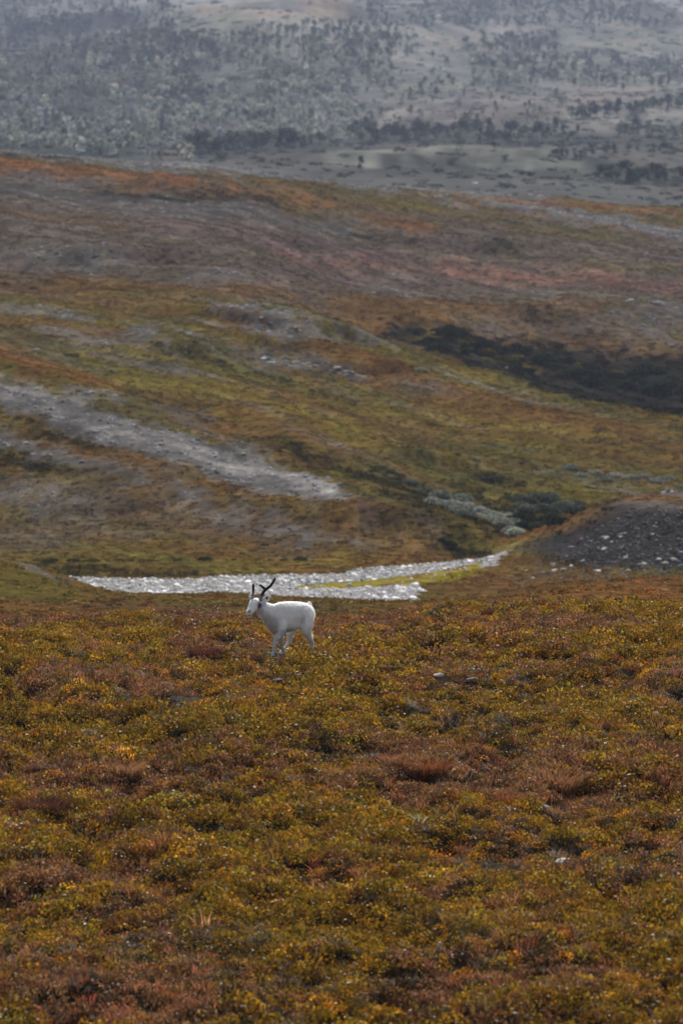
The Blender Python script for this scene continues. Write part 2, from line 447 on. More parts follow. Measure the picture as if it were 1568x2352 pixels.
patch('grey', [(-100, 1278, 3), (0, 1287, 4), (90, 1315, 4), (150, 1340, 3)], .3, .6, 4)
patch('dark', [(560, 1310, 5), (620, 1305, 8), (720, 1300, 6)], .6, .5)
patch('yellow', [(480, 1300, 6), (560, 1295, 10), (640, 1305, 8), (820, 1280, 8)], .6, .6)
patch('dark', [(620, 1030, 4), (760, 1062, 9), (900, 1098, 11), (1000, 1128, 8)], .6, .6)  # shadow band on the slope, painted into the ground colour
patch('dark', [(880, 1128, 5), (960, 1158, 9), (1030, 1200, 10), (1080, 1250, 9)], .4, .65)  # shaded side of the spur, painted dark
patch('dark', [(1000, 1225, 5), (1030, 1250, 12), (1080, 1272, 10), (1120, 1278, 6)], .3, .9)
patch('purple', [(800, 1150, 8), (900, 1190, 10), (1000, 1215, 6)], .7, .6)
patch('orange', [(-300, 745, 16), (0, 812, 20), (120, 850, 20), (270, 888, 8)], 1.0, .7)
patch('ochre', [(330, 905, 8), (480, 930, 10), (620, 955, 10), (760, 985, 8)], 1.0, .6)
patch('yellow', [(280, 868, 12), (500, 905, 18), (700, 948, 20), (850, 1000, 16)], 1.4, .5)
patch('sage', [(0, 770, 7), (200, 800, 8)], .8, .6)
patch('sage', [(90, 815, 6), (160, 835, 9), (250, 850, 5)], .8, .6)
patch('grey', [(505, 702, 5), (620, 718, 8), (700, 738, 8), (780, 760, 6), (850, 780, 4)], .8, .8)
patch('grey', [(540, 752, 6), (620, 752, 18), (690, 765, 16), (770, 783, 5)], .8, .85)
patch('stone', [(585, 822, 6), (650, 828, 13), (740, 842, 13), (860, 868, 5)], .7, .85)
patch('grey', [(265, 755, 8), (340, 765, 9), (405, 782, 5)], .8, .7)
patch('dark', [(350, 792, 5), (430, 808, 9), (510, 832, 6)], .6, .6)
patch('grey', [(-200, 690, 10), (0, 712, 10), (100, 716, 12), (210, 732, 7)], .8, .6)
patch('stone', [(340, 935, 10), (430, 950, 13), (485, 962, 7)], .7, .7)
patch('grey', [(170, 893, 7), (270, 915, 9), (300, 925, 5)], .7, .6)
patch('ochre', [(850, 980, 30), (1200, 960, 30), (1600, 1000, 30)], 2.5, .4)
patch('rust', [(1000, 900, 6), (1150, 930, 8), (1300, 960, 6)], 1.0, .5)
patch('yellow', [(850, 940, 8), (1000, 960, 10), (1200, 975, 8), (1400, 1000, 8)], 1.0, .5)
patch('green', [(850, 1060, 14), (1100, 1085, 20), (1350, 1080, 18), (1600, 1070, 16)], 1.8, .55)
patch('dark', [(1070, 1105, 5), (1130, 1100, 10), (1190, 1105, 6)], .4, .7)
patch('dark', [(1020, 1165, 8), (1100, 1190, 18), (1200, 1205, 26), (1330, 1185, 22)], .8, .75)
patch('sage', [(1230, 1085, 6), (1350, 1100, 8), (1500, 1115, 10), (1600, 1120, 8)], .8, .5)
# far moor
patch('moor', [(-900, 420, 190), (0, 520, 130), (600, 570, 120), (1000, 600, 100), (1700, 640, 110)], 6.0, .75)
patch('ochre', [(-400, 590, 20), (0, 650, 18), (200, 662, 20), (400, 672, 16), (700, 690, 16), (1000, 705, 16), (1400, 700, 14)], 3.0, .7)
patch('olive', [(-100, 685, 10), (150, 695, 14), (300, 712, 16), (500, 722, 8)], 1.5, .6)
patch('grey', [(-300, 300, 6), (0, 352, 5), (250, 372, 8), (500, 390, 11), (700, 405, 13), (900, 425, 13), (1100, 450, 12), (1300, 490, 13), (1450, 515, 13), (1700, 560, 13)], 2.0, .9)
patch('pale', [(380, 378, 3), (560, 392, 4), (760, 408, 4), (900, 425, 4), (1000, 440, 3)], 1.0, .6)
patch('orange', [(-300, 328, 8), (0, 374, 14), (150, 392, 13), (300, 410, 13), (450, 430, 10), (600, 447, 7), (720, 470, 7), (850, 500, 8), (1000, 527, 7)], 2.0, .9)
patch('dark', [(-100, 348, 3), (60, 358, 3), (180, 366, 3)], 1.0, .7)
patch('stone', [(-200, 390, 20), (0, 425, 20), (250, 455, 20), (500, 490, 22), (800, 520, 18)], 3.0, .7)
patch('dark', [(200, 442, 5), (400, 456, 7), (640, 462, 7)], 1.2, .6)
patch('olive', [(650, 460, 4), (760, 480, 7), (880, 510, 7)], 1.2, .6)
patch('dark', [(820, 535, 6), (950, 552, 8), (1080, 572, 8), (1180, 580, 5)], 1.4, .5)
patch('orange', [(1050, 450, 3), (1250, 466, 5), (1400, 478, 6), (1700, 505, 6)], 1.5, .8)
patch('olive', [(950, 443, 3), (1080, 452, 4), (1150, 462, 3)], 1.5, .7)
patch('salmon', [(640, 592, 5), (850, 602, 9), (1000, 620, 12), (1200, 635, 15), (1400, 646, 14), (1700, 668, 10)], 2.5, .8)
patch('purple', [(350, 515, 12), (550, 540, 14), (800, 575, 12), (920, 600, 9)], 2.5, .65)
patch('purple', [(640, 625, 7), (800, 632, 8), (1000, 650, 6)], 2.0, .6)
patch('grey', [(-200, 545, 12), (0, 570, 13), (150, 592, 14), (290, 607, 6)], 2.0, .75)
patch('grey', [(420, 630, 5), (560, 640, 6), (640, 650, 5)], 2.0, .5)
patch('ochre', [(0, 480, 6), (150, 500, 8), (300, 530, 8)], 2.0, .5)
patch('olive', [(1150, 590, 5), (1350, 605, 6), (1600, 615, 6)], 2.0, .5)
patch('grey', [(1050, 742, 6), (1200, 752, 9), (1350, 760, 9), (1500, 765, 8)], 1.5, .7)
patch('grey', [(1480, 715, 12), (1600, 730, 20), (1800, 740, 20)], 1.5, .7)
# the dark hollow behind the grassy ridge
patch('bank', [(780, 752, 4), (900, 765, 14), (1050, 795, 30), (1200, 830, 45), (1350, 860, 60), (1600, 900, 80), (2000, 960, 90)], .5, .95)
patch('olive', [(950, 770, 6), (1050, 790, 10), (1120, 800, 6)], 1.0, .6)
patch('yellow', [(1120, 820, 5), (1180, 830, 9), (1290, 848, 7)], 1.0, .55)
patch('brown', [(1000, 750, 6), (1250, 775, 8), (1568, 790, 8)], 1.5, .5)
# valley floor and mountainside (seen far off)
C.update(fdark=(.034, .038, .032), fmead=(.185, .188, .168), ftan=(.21, .168, .125), fpink=(.160, .135, .128), fgreen=(.150, .158, .115))
patch('fdark', [(870, 396, 5), (950, 391, 10), (1050, 390, 12), (1150, 398, 7)], 3, .9, 14, FARP)
patch('fdark', [(1150, 385, 5), (1300, 378, 8), (1420, 392, 8), (1568, 400, 8), (1900, 405, 8)], 4, .7, 14, FARP)
patch('fdark', [(1320, 405, 6), (1420, 412, 10), (1600, 415, 10)], 4, .7, 14, FARP)
patch('fmead', [(760, 372, 8), (900, 372, 10), (1000, 380, 6)], 5, .7, 14, FARP)
patch('fmead', [(780, 345, 6), (1000, 352, 9), (1200, 355, 8), (1300, 350, 6)], 5, .7, 14, FARP)
patch('fmead', [(1310, 285, 6), (1450, 272, 9), (1600, 262, 9), (1900, 250, 9)], 5, .7, 14, FARP)
patch('fdark', [(430, 345, 6), (600, 338, 8), (740, 330, 6)], 5, .6, 14, FARP)
patch('fdark', [(800, 322, 6), (1000, 318, 12), (1200, 318, 12), (1320, 320, 6)], 5, .6, 14, FARP)
patch('fpink', [(900, 265, 6), (1100, 250, 9), (1300, 232, 10), (1480, 212, 8)], 8, .8, 20, FARP)
patch('fdark', [(-500, 170, 190), (0, 180, 170), (300, 190, 130), (460, 230, 60)], 14, .8, 20, FARP)  # forest floor darkened to stand for shade between the trees
patch('fmead', [(600, 300, 8), (760, 290, 12), (900, 280, 10)], 8, .6, 20, FARP)
patch('fgreen', [(460, 212, 4), (520, 200, 10), (590, 180, 8), (640, 165, 4)], 5, .8, 20, FARP)
patch('fdark', [(560, 180, 6), (640, 172, 16), (720, 172, 18), (800, 168, 8)], 6, .75, 20, FARP)  # shadowed fold of the mountainside, painted dark
patch('fdark', [(330, 118, 8), (400, 128, 16), (480, 138, 14), (560, 150, 6)], 8, .8, 20, FARP)  # another mountainside shadow put into the ground colour
patch('fmead', [(640, 128, 4), (760, 120, 10), (900, 125, 10), (1000, 140, 6)], 8, .6, 20, FARP)
patch('ftan', [(470, 36, 5), (600, 38, 9), (720, 28, 10), (820, 8, 8)], 6, .8, 20, FARP)
patch('fgreen', [(400, 75, 6), (470, 62, 12), (560, 48, 8)], 6, .7, 20, FARP)
patch('fdark', [(800, 20, 10), (950, 22, 20), (1150, 12, 20), (1400, 25, 16), (1568, 35, 12)], 10, .65, 20, FARP)
patch('fdark', [(1080, 105, 6), (1180, 98, 12), (1260, 92, 8)], 8, .6, 20, FARP)
patch('fdark', [(1100, 185, 6), (1250, 165, 14), (1400, 145, 16), (1568, 150, 14)], 8, .5, 20, FARP)
patch('fgreen', [(1350, 82, 5), (1480, 78, 8), (1600, 80, 8)], 8, .7, 20, FARP)
# strip of grass between the river channels and the terrace
patch('orange', [(1120, 1394, 6), (1250, 1376, 14), (1400, 1364, 22), (1568, 1356, 28), (1900, 1350, 30)], .8, .55, 8)
patch('ochre', [(1010, 1372, 6), (1060, 1345, 12), (1120, 1330, 20), (1220, 1330, 20), (1330, 1340, 14)], .5, .8, 4)
patch('ygreen', [(680, 1348, 4), (860, 1340, 9), (1000, 1326, 13), (1060, 1313, 12), (1105, 1297, 7)], .4, .95)

def lay(out, patches, wx, wy):
    for col, P, soft, k, an in patches:
        m = np.array([soft * 3 + 1, (soft * 3 + 1) * an]); lo = P.min(0) - m; hi = P.max(0) + m
        q = np.nonzero((wx > lo[0]) & (wx < hi[0]) & (wy > lo[1]) & (wy < hi[1]))[0]
        if not len(q): continue
        s = poly_sd(P / np.array([1, an]), wx[q], wy[q] / an) + soft * 1.0 * fbm(wx[q] * 1.1 / max(soft, .4), wy[q] * 2.2 / an / max(soft, .4), 66, 4)
        wgt = k * (1 - sstep(-soft * 0.7, soft * 0.7, s))
        out[q] = out[q] * (1 - wgt[:, None]) + col[None, :] * wgt[:, None]

def cover(x, y):
    """plant colour, painted shade included, at ground positions (metres)"""
    x = np.asarray(x, float); y = np.asarray(y, float)
    pa = .87 * x + .42 * y; qa = .53 * x - .85 * y                    # across and along the fall of the slope
    n1 = fbm(pa * 0.13, qa * 0.022, 51, 4, .45); n2 = fbm(pa * 0.45, qa * 0.05, 52, 4, .45)
    c = lambda k: np.array(C[k])[None, :]
    def mixc(a, b, t): return a * (1 - t[:, None]) + b * t[:, None]
    out = mixc(c('olive') * np.ones((len(x), 3)), c('ochre') * np.ones((len(x), 3)), sstep(-.25, .35, n1))
    out = mixc(out, c('green') * np.ones((len(x), 3)), .55 * sstep(.0, .5, n2))
    out = mixc(out, c('rust') * np.ones((len(x), 3)), .4 * sstep(.1, .5, -n2))
    n6 = fbm(pa * 0.8 + 9, qa * 0.11, 54, 3); n7 = fbm(pa * 0.55 + 31, qa * 0.07, 55, 4)
    streak = sstep(285, 300, y)
    out = mixc(out, c('dark') * 1.6 * np.ones((len(x), 3)), .62 * sstep(.12, .5, n6) * streak)
    out = mixc(out, c('yellow') * np.ones((len(x), 3)), .55 * sstep(.15, .5, -n6) * streak)
    out = mixc(out, c('grey') * .8 * np.ones((len(x), 3)), .6 * sstep(.18, .5, n7) * streak)
    # terrace below the crest: browner
    t = sstep(108, 118, y) * (1 - sstep(250, 268, y))
    terr = mixc(c('olive') * 1.0 * np.ones((len(x), 3)), c('ochre') * np.ones((len(x), 3)), sstep(-.5, .3, n2 + .5 * sstep(-2, 8, x) - .35 * sstep(198, 210, y)))
    terr = mixc(terr, c('brown') * 1.2 * np.ones((len(x), 3)), .6 * sstep(-.1, .4, n1) * (1 - sstep(190, 205, y)))
    out = mixc(out, terr, t)
    wx = x + (0.25 + 0.0012 * y) * fbm(x * 0.5, y * 0.22, 61, 4) * 1.6
    wy = y + (0.25 + 0.0012 * y) * 6 * fbm(x * 0.5, y * 0.22, 62, 4)
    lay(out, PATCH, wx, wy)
    out *= (1 + (.42 * n6 + .34 * n7) * streak)[:, None]
    gm_ = ((out.max(1) - out.min(1)) / out.max(1) < .25) & (y > 290) & (y < 745)
    out[gm_] *= (1 + .5 * fbm(x[gm_] * 1.6, y[gm_] * .7, 57, 3))[:, None]
    # hillock: grassy rim, grey stony face with its shade put into the colour
    u = np.clip((784 + x / y * FOC - GU[0]) / 10.0, 0, len(GU) - 1).astype(int); j = np.clip(np.searchsorted(GD, y), 0, len(GD) - 1)
    hb = HILLOCK[u, j]
    g = sstep(.2, .6, hb)
    xx = x / y * FOC + 784
    face = sstep(1120, 1240, xx - 56 * hb + 80 * n2 + 40 * n1)
    hc = mixc(mixc(c('ochre') * 1.2 * np.ones((len(x), 3)), c('olive') * 1.6 * np.ones((len(x), 3)), sstep(-.5, .1, n2 + n1)), c('stone') * .45 * np.ones((len(x), 3)), face)
    hc = mixc(hc, mixc(c('moor') * 1.5 * np.ones((len(x), 3)), c('ochre') * 1.2 * np.ones((len(x), 3)), sstep(-.1, .3, n2)), .75 * sstep(2.5, 2.95, hb))
    out = mixc(out, hc, g)
    # valley floor and mountainside
    f = sstep(735, 790, y)
    n3 = fbm(x * 0.012, y * 0.004, 71, 5); n4 = fbm(x * 0.05, y * 0.02, 72, 4)
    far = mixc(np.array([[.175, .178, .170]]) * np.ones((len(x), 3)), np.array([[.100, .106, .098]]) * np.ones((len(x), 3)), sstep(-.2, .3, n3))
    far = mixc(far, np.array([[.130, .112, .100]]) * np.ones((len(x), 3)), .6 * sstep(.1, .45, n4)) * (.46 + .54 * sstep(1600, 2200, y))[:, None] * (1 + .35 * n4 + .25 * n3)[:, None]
    lay(far, FARP, x + (.004 * y) * fbm(x * .03, y * .01, 73, 4), y + (.05 * y) * fbm(x * .03, y * .01, 74, 4))
    out = mixc(out, far, f)
    return out * (1 + 0.10 * n2[:, None])

# ------------------------------------------------------------------ terrain meshes, one per piece of land
nu, nd = X.shape
flatx, flaty = X.ravel(), Y.ravel()
VC = cover(flatx, flaty)
SDR = np.full(flatx.shape, 9.0)
q = (flaty > 240) & (flaty < 295)
SDR[q] = river_sd(flatx[q], flaty[q])
bedm = (SDR < 0) & (HILLOCK.ravel() < 0.5)
yel = poly_sd(PATCH[-1][1], flatx, flaty) < 0
VC[bedm & ~yel] = np.array([.23, .225, .225])
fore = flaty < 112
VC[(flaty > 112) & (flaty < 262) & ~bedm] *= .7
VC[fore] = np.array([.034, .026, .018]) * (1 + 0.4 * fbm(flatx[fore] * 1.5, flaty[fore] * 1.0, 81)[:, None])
gy_ = ((VC.max(1) - VC.min(1)) / VC.max(1) < .25) & (flaty > 290) & (flaty < 745)
VC[(flaty > 262) & (flaty < 745)] *= .85
VC[gy_] *= .8                                      # dark peat between the lichen and stones
VALL = np.stack([flatx, flaty, ZG.ravel()], 1)
I, J = np.meshgrid(np.arange(nu - 1), np.arange(nd - 1), indexing='ij')
quad = np.stack([I * nd + J, (I + 1) * nd + J, (I + 1) * nd + J + 1, I * nd + J + 1], -1).reshape(-1, 4)
cd = GD[J.ravel()]
cell_bed = bedm.reshape(nu, nd)[:-1, :-1].ravel()
cell_hill = (HILLOCK[:-1, :-1].ravel() > 0.3) & ~cell_bed
reg = np.where(cd < 250, 0, np.where(cd < 740, 1, np.where(cd < 1850, 2, 3)))
reg = np.where(cell_hill & (reg <= 1), 4, reg); reg = np.where(cell_bed, 5, reg)
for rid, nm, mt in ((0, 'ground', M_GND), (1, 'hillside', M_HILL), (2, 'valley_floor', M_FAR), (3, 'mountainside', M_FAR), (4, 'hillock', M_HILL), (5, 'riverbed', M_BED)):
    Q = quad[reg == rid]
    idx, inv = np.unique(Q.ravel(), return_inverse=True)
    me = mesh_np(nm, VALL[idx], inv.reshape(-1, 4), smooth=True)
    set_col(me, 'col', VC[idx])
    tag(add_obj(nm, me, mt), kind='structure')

# ------------------------------------------------------------------ leaf and blade geometry
def quads_leaf(P, Nn, size, asp=0.6, rng=RNG):
    """diamond leaves at P with normals Nn; returns verts, quads"""
    n = len(P)
    Nn = Nn / np.linalg.norm(Nn, axis=1, keepdims=True)
    a = rng.normal(size=(n, 3)); t = np.cross(Nn, a); t /= np.linalg.norm(t, axis=1, keepdims=True); b = np.cross(Nn, t)
    s = np.asarray(size).reshape(-1, 1) * np.ones((n, 1))
    V = np.stack([P - t * s, P + b * s * asp + Nn * s * .15, P + t * s, P - b * s * asp + Nn * s * .15], 1).reshape(-1, 3)
    return V, np.arange(4 * n).reshape(-1, 4)

def leaf_cols(n, rng, var=0.35, warm=0.25, reps=4):
    v = np.clip(1 + var * rng.normal(size=(n, 1)), .35, 2.2)
    c = np.ones((n, 3)) * v
    h = rng.random(n) < warm
    c[h] *= np.array([1.35, .98, .65])
    g = rng.random(n) < 0.2
    c[g] *= np.array([.82, .95, .9])
    return np.repeat(c, reps, 0)

def cushion(seed, n, rad, hgt, size, upb=0.6, warm=.25, var=.35, stems=0):
    rng = np.random.default_rng(seed)
    a = rng.random(n) * 2 * math.pi; r = rad * np.sqrt(rng.random(n))
    lump = 0.65 + 0.35 * np.sin(a * 3 + seed) * np.sin(a * 2 + 2 * seed)
    r = r * (0.75 + .25 * lump)
    top = hgt * np.sqrt(np.clip(1 - (r / rad) ** 2, 0, 1)) * (0.7 + .3 * lump)
    z = top * (1 - 0.75 * rng.random(n) ** 2.0)
    P = np.stack([r * np.cos(a), r * np.sin(a), z], 1)
    Nn = rng.normal(size=(n, 3)) * 0.75 + np.array([0, 0, upb]) + P * np.array([.8, .8, 0]) / rad
    V, F = quads_leaf(P, Nn, size * (0.6 + .8 * rng.random(n)), .62, rng)
    return V, F, leaf_cols(n, rng, var, warm)

def tuft(seed, n, rad, hgt, wid, lean=0.5):
    rng = np.random.default_rng(seed)
    a = rng.random(n) * 2 * math.pi; r = rad * np.sqrt(rng.random(n)) * .55
    b = np.stack([r * np.cos(a), r * np.sin(a), np.zeros(n) - .02], 1)
    out = np.stack([np.cos(a), np.sin(a), np.zeros(n)], 1)
    az = rng.random(n) * 2 * math.pi
    out = out + .6 * np.stack([np.cos(az), np.sin(az), np.zeros(n)], 1)
    h = hgt * (0.55 + .55 * rng.random((n, 1)))
    m = b + out * h * lean * .25 + np.array([0, 0, 1]) * h * .6
    t = b + out * h * lean * .75 + np.array([0, 0, 1]) * h * (1 - .25 * rng.random((n, 1)))
    az = rng.random(n) * math.pi
    sd = np.stack([np.cos(az), np.sin(az), np.zeros(n)], 1) * wid
    V = np.stack([b - sd, b + sd, m + sd * .8, m - sd * .8, t], 1).reshape(-1, 3)
    k = np.arange(n)[:, None] * 5
    F4 = np.concatenate([k, k + 1, k + 2, k + 3], 1); F3 = np.concatenate([k + 3, k + 2, k + 4], 1)
    return V, F4, F3, leaf_cols(n, rng, .3, .15, 5)

def rock_mesh(name, seed, sub=2, flat=.6, rough=.22):
    import bmesh
    bm = bmesh.new(); bmesh.ops.create_icosphere(bm, subdivisions=sub, radius=1)
    rng = random.Random(seed)
    cuts = [(Vector((rng.gauss(0, 1), rng.gauss(0, 1), rng.gauss(0, .8))).normalized(), rng.uniform(.55, .85)) for _ in range(7)]
    sx, sy = rng.uniform(.85, 1.25), rng.uniform(.75, 1.05)
    for v in bm.verts:
        p = v.co.copy()
        for nn, dd in cuts:
            k = p.dot(nn)
            if k > dd: p -= nn * (k - dd) * .9
        k = float(fbm(np.array([p.x * 1.7 + p.z]), np.array([p.y * 1.7 - p.z * .7]), seed, 3)[0])
        p *= 1 + rough * k
        v.co = Vector((p.x * sx, p.y * sy, p.z * flat))
    me = bpy.data.meshes.new(name); bm.to_mesh(me); bm.free()
    me.polygons.foreach_set('use_smooth', np.array([False] * len(me.polygons)))
    return me

def crown_geo(seed, height_, rad, n, size, base=.18):
    rng = np.random.default_rng(seed)
    nb = rng.integers(5, 8)
    ctr = np.stack([rng.normal(0, rad * .38, nb), rng.normal(0, rad * .38, nb), height_ * (base + .15 + (.72 - base) * rng.random(nb))], 1)
    ctr[0] = (0, 0, height_ * .8)
    br = rad * (.45 + .35 * rng.random(nb)); br[0] *= .7
    k = rng.integers(0, nb, n)
    dv = rng.normal(size=(n, 3)); dv /= np.linalg.norm(dv, axis=1, keepdims=True)
    P = ctr[k] + dv * (br[k] * (.45 + .6 * rng.random(n)))[:, None] * np.array([1, 1, 1.15])
    P[:, 2] = np.maximum(P[:, 2], height_ * .05)
    Nn = dv * .8 + rng.normal(size=(n, 3)) * .6 + np.array([0, 0, .4])
    V, F = quads_leaf(P, Nn, size * (.6 + .8 * rng.random(n)), .7, rng)
    cl = leaf_cols(n, rng, .28, .06)
    cl *= np.repeat((.8 + .4 * rng.random(nb))[k], 4)[:, None]
    return V, F, cl

def trunk_geo(seed, height_, r0, stems=3, spread=.35):
    rng = np.random.default_rng(seed); VV = []; FF = []
    for s in range(stems):
        az = rng.random() * 6.28; ln = height_ * rng.uniform(.55, .9); sp = spread * rng.uniform(.4, 1.2)
        pts = [(0, 0, -.2), (math.cos(az) * sp * .3, math.sin(az) * sp * .3, ln * .35), (math.cos(az) * sp * ln * .3, math.sin(az) * sp * ln * .3, ln * .7), (math.cos(az + .5) * sp * ln * .45, math.sin(az + .5) * sp * ln * .45, ln)]
        b = sum(len(v) for v in VV); ring = []
        for i, p in enumerate(pts):
            r = r0 * (1 - .27 * i) * (1 if s == 0 else .75)
            for q in range(5): ring.append((p[0] + r * math.cos(q * 1.2566), p[1] + r * math.sin(q * 1.2566), p[2]))
        VV.append(np.array(ring))
        for i in range(3):
            for q in range(5):
                FF.append((b + i * 5 + q, b + i * 5 + (q + 1) % 5, b + (i + 1) * 5 + (q + 1) % 5, b + (i + 1) * 5 + q))
    return np.concatenate(VV), np.array(FF)

def leafmesh(name, V, F4, cl, mat, F3=None):
    me = mesh_np(name, V, F4, F3); set_col(me, 'leaf', cl); me.materials.append(mat); return me

# ------------------------------------------------------------------ scattered ground cover (nobody could count it)
def proto_collection(name, meshes):
    c = bpy.data.collections.new(name)                 # never linked to the scene: only a source of copies
    for k, me in enumerate(meshes):
        o = bpy.data.objects.new('%s_%02d' % (name, k), me); c.objects.link(o)
    return c

def scatter(name, pts, rot, scl, tint, idx, coll):
    me = bpy.data.meshes.new(name)
    n = len(pts); me.vertices.add(n); me.vertices.foreach_set('co', np.asarray(pts, np.float32).ravel())
    a = me.attributes.new('rot', 'FLOAT_VECTOR', 'POINT'); a.data.foreach_set('vector', np.asarray(rot, np.float32).ravel())
    a = me.attributes.new('scl', 'FLOAT_VECTOR', 'POINT'); a.data.foreach_set('vector', np.asarray(scl, np.float32).ravel())
    a = me.attributes.new('pick', 'INT', 'POINT'); a.data.foreach_set('value', np.asarray(idx, np.int32))
    a = me.attributes.new('tint', 'FLOAT_COLOR', 'POINT'); a.data.foreach_set('color', np.concatenate([np.asarray(tint, np.float32), np.ones((n, 1), np.float32)], 1).ravel())
    o = add_obj(name, me)
    g = bpy.data.node_groups.new(name, 'GeometryNodeTree')
    g.interface.new_socket('Geometry', in_out='INPUT', socket_type='NodeSocketGeometry')
    g.interface.new_socket('Geometry', in_out='OUTPUT', socket_type='NodeSocketGeometry')
    gi = g.nodes.new('NodeGroupInput'); go = g.nodes.new('NodeGroupOutput')
    ip = g.nodes.new('GeometryNodeInstanceOnPoints')
    ci = g.nodes.new('GeometryNodeCollectionInfo'); ci.inputs[0].default_value = coll
    ci.inputs['Separate Children'].default_value = True; ci.inputs['Reset Children'].default_value = True
    def na(nm, ty):
        x = g.nodes.new('GeometryNodeInputNamedAttribute'); x.data_type = ty; x.inputs['Name'].default_value = nm
        return x.outputs['Attribute']
    er = g.nodes.new('FunctionNodeEulerToRotation')
    g.links.new(na('rot', 'FLOAT_VECTOR'), er.inputs[0])
    g.links.new(gi.outputs[0], ip.inputs['Points']); g.links.new(ci.outputs[0], ip.inputs['Instance'])
    ip.inputs['Pick Instance'].default_value = True
    g.links.new(na('pick', 'INT'), ip.inputs['Instance Index'])
    g.links.new(er.outputs[0], ip.inputs['Rotation']); g.links.new(na('scl', 'FLOAT_VECTOR'), ip.inputs['Scale'])
    g.links.new(ip.outputs[0], go.inputs[0])
    md = o.modifiers.new('scatter', 'NODES'); md.node_group = g
    return tag(o, kind='stuff')

def rand_area(n, u0, u1, d0, d1):
    d = np.sqrt(d0 * d0 + (d1 * d1 - d0 * d0) * RNG.random(n)); u = u0 + (u1 - u0) * RNG.random(n)
    return (u - 784) / FOC * d, d
def yaw(n, tilt=0.15):
    return np.stack([RNG.normal(0, tilt, n), RNG.normal(0, tilt, n), RNG.random(n) * 6.283], 1)
def col_jit(c, a=.18, b=.07):
    return np.clip(c * np.exp(np.reshape(a, (-1, 1)) * RNG.normal(0, 1, (len(c), 1))) * np.exp(RNG.normal(0, b, (len(c), 3))), .004, .8)

# -- foreground
def fgpatch(u0, u1, r0, r1):
    a = [spot(u0, r1), spot(u1, r1), spot(u1, r0), spot(u0, r0)]
    return np.array(a)
FG_RED = [fgpatch(*b) for b in [(-300, 520, 1742, 1835), (700, 1120, 1785, 1830), (1080, 1600, 1760, 1835), (880, 1020, 1730, 1790), (-300, 560, 1408, 1440), (0, 420, 1555, 1600),
                                (-200, 330, 2020, 2060), (620, 1000, 2030, 2060), (-300, 500, 2270, 2352), (900, 1500, 2250, 2300), (1050, 1500, 1430, 1470), (700, 1000, 1415, 1450), (380, 500, 1455, 1500)]]
FG_GREEN = [fgpatch(*b) for b in [(-200, 900, 1640, 1710), (480, 1000, 1890, 1990), (60, 380, 1425, 1475), (-100, 380, 1525, 1560), (850, 1600, 1640, 1700), (400, 1700, 2060, 2180), (1250, 1700, 1880, 1930)]]
FG_GREY = [fgpatch(*b) for b in [(200, 450, 1612, 1655), (300, 520, 1880, 1930), (690, 1000, 1865, 1900), (1040, 1320, 1930, 1965), (100, 420, 1540, 1575), (600, 720, 1535, 1560), (1280, 1600, 1620, 1640), (250, 760, 2165, 2200), (1250, 1600, 1420, 1440)]]
def pmask(Ps, x, y, an=3.0):
    m = np.zeros(len(x))
    wx = x + .35 * fbm(x * 1.2, y * .6, 91); wy = y + 1.6 * fbm(x * 1.2, y * .6, 92)
    for P in Ps:
        s = poly_sd(P / np.array([1, an]), wx, wy / an); m = np.maximum(m, 1 - sstep(-.25, .25, s))
    return m
NEAR_ROCKS = [
    (1443, 1426, .125, (.95, .97, 1.05), 'rounded blue grey rock near the crest at the right', .75, 0),
    (1462, 1428, .05, (1.0, 1.0, 1.05), 'small grey rock touching the rounded blue grey rock', .7, 5),
    (1302, 1424, .19, (.85, .85, .9), 'flat grey rock lying left of the rounded blue grey rock', .32, 1),
    (1368, 1392, .16, (.85, .85, .9), 'thin grey slab on the crest under the yellow leaves', .3, 2),
    (450, 1455, .052, (1.25, 1.27, 1.3), 'small whitish rock standing among leaves left of the reindeer', 1.1, 3),
    (404, 1454, .11, (.95, .97, 1.05), 'flat pale rock just left of the small whitish rock', .35, 4),
    (1006, 1541, .085, (1.35, 1.15, 1.05), 'pale pinkish stone in the heath right of the reindeer', .5, 5),
    (1108, 1537, .20, (.72, .72, .72), 'grey lichen covered rock half buried in the heath right of the reindeer', .5, 6),
    (1083, 1552, .09, (.6, .6, .6), 'dark rock in front of the lichen covered rock', .6, 0),
    (1297, 1966, .11, (1.35, 1.37, 1.45), 'pale blue grey rock in the near heath at the lower right', .4, 1),
    (1256, 1846, .05, (1.6, 1.6, 1.7), 'bright pale stone below the rusty grass tussocks', .5, 2),  # brightest tint of the near rocks
    (640, 1555, .12, (.24, .21, .19), 'dark peaty rock hump below the feet of the reindeer', .6, 3),
    (365, 1562, .15, (.40, .37, .36), 'dark flat rock in the heath left of the reindeer', .45, 4),
    (110, 1530, .16, (.42, .40, .40), 'dark grey rock under leaves at the far left', .45, 5),
    (1535, 1443, .20, (.60, .60, .64), 'long low grey rock at the right edge below the crest', .3, 6),
]
nF = 60000
fx, fy = rand_area(nF, -420, 1990, 47, 114)
keep = np.ones(nF, bool)
for hx_, hy_ in ((-1.08, 89.66), (-.905, 90.03), (-.445, 90.15), (-.99, 90.13)): keep &= ((fx - hx_) / .11) ** 2 + ((fy - hy_ + .04) / .11) ** 2 > 1.0
for u, r, rad, tint, label, sq, k in NEAR_ROCKS:
    p = on_ground(u, r, 0, 47)
    keep &= ((fx - p.x) / (rad * 1.05 + .03)) ** 2 + ((fy - p.y + .22) / (rad * .8 + .30)) ** 2 > 1.0
fx, fy = fx[keep], fy[keep]; nF = len(fx)
n1 = fbm(fx * .55, fy * .22, 93, 4); n2 = fbm(fx * 1.1, fy * .5, 94, 4); n3 = fbm(fx * .25, fy * .12, 95, 3)
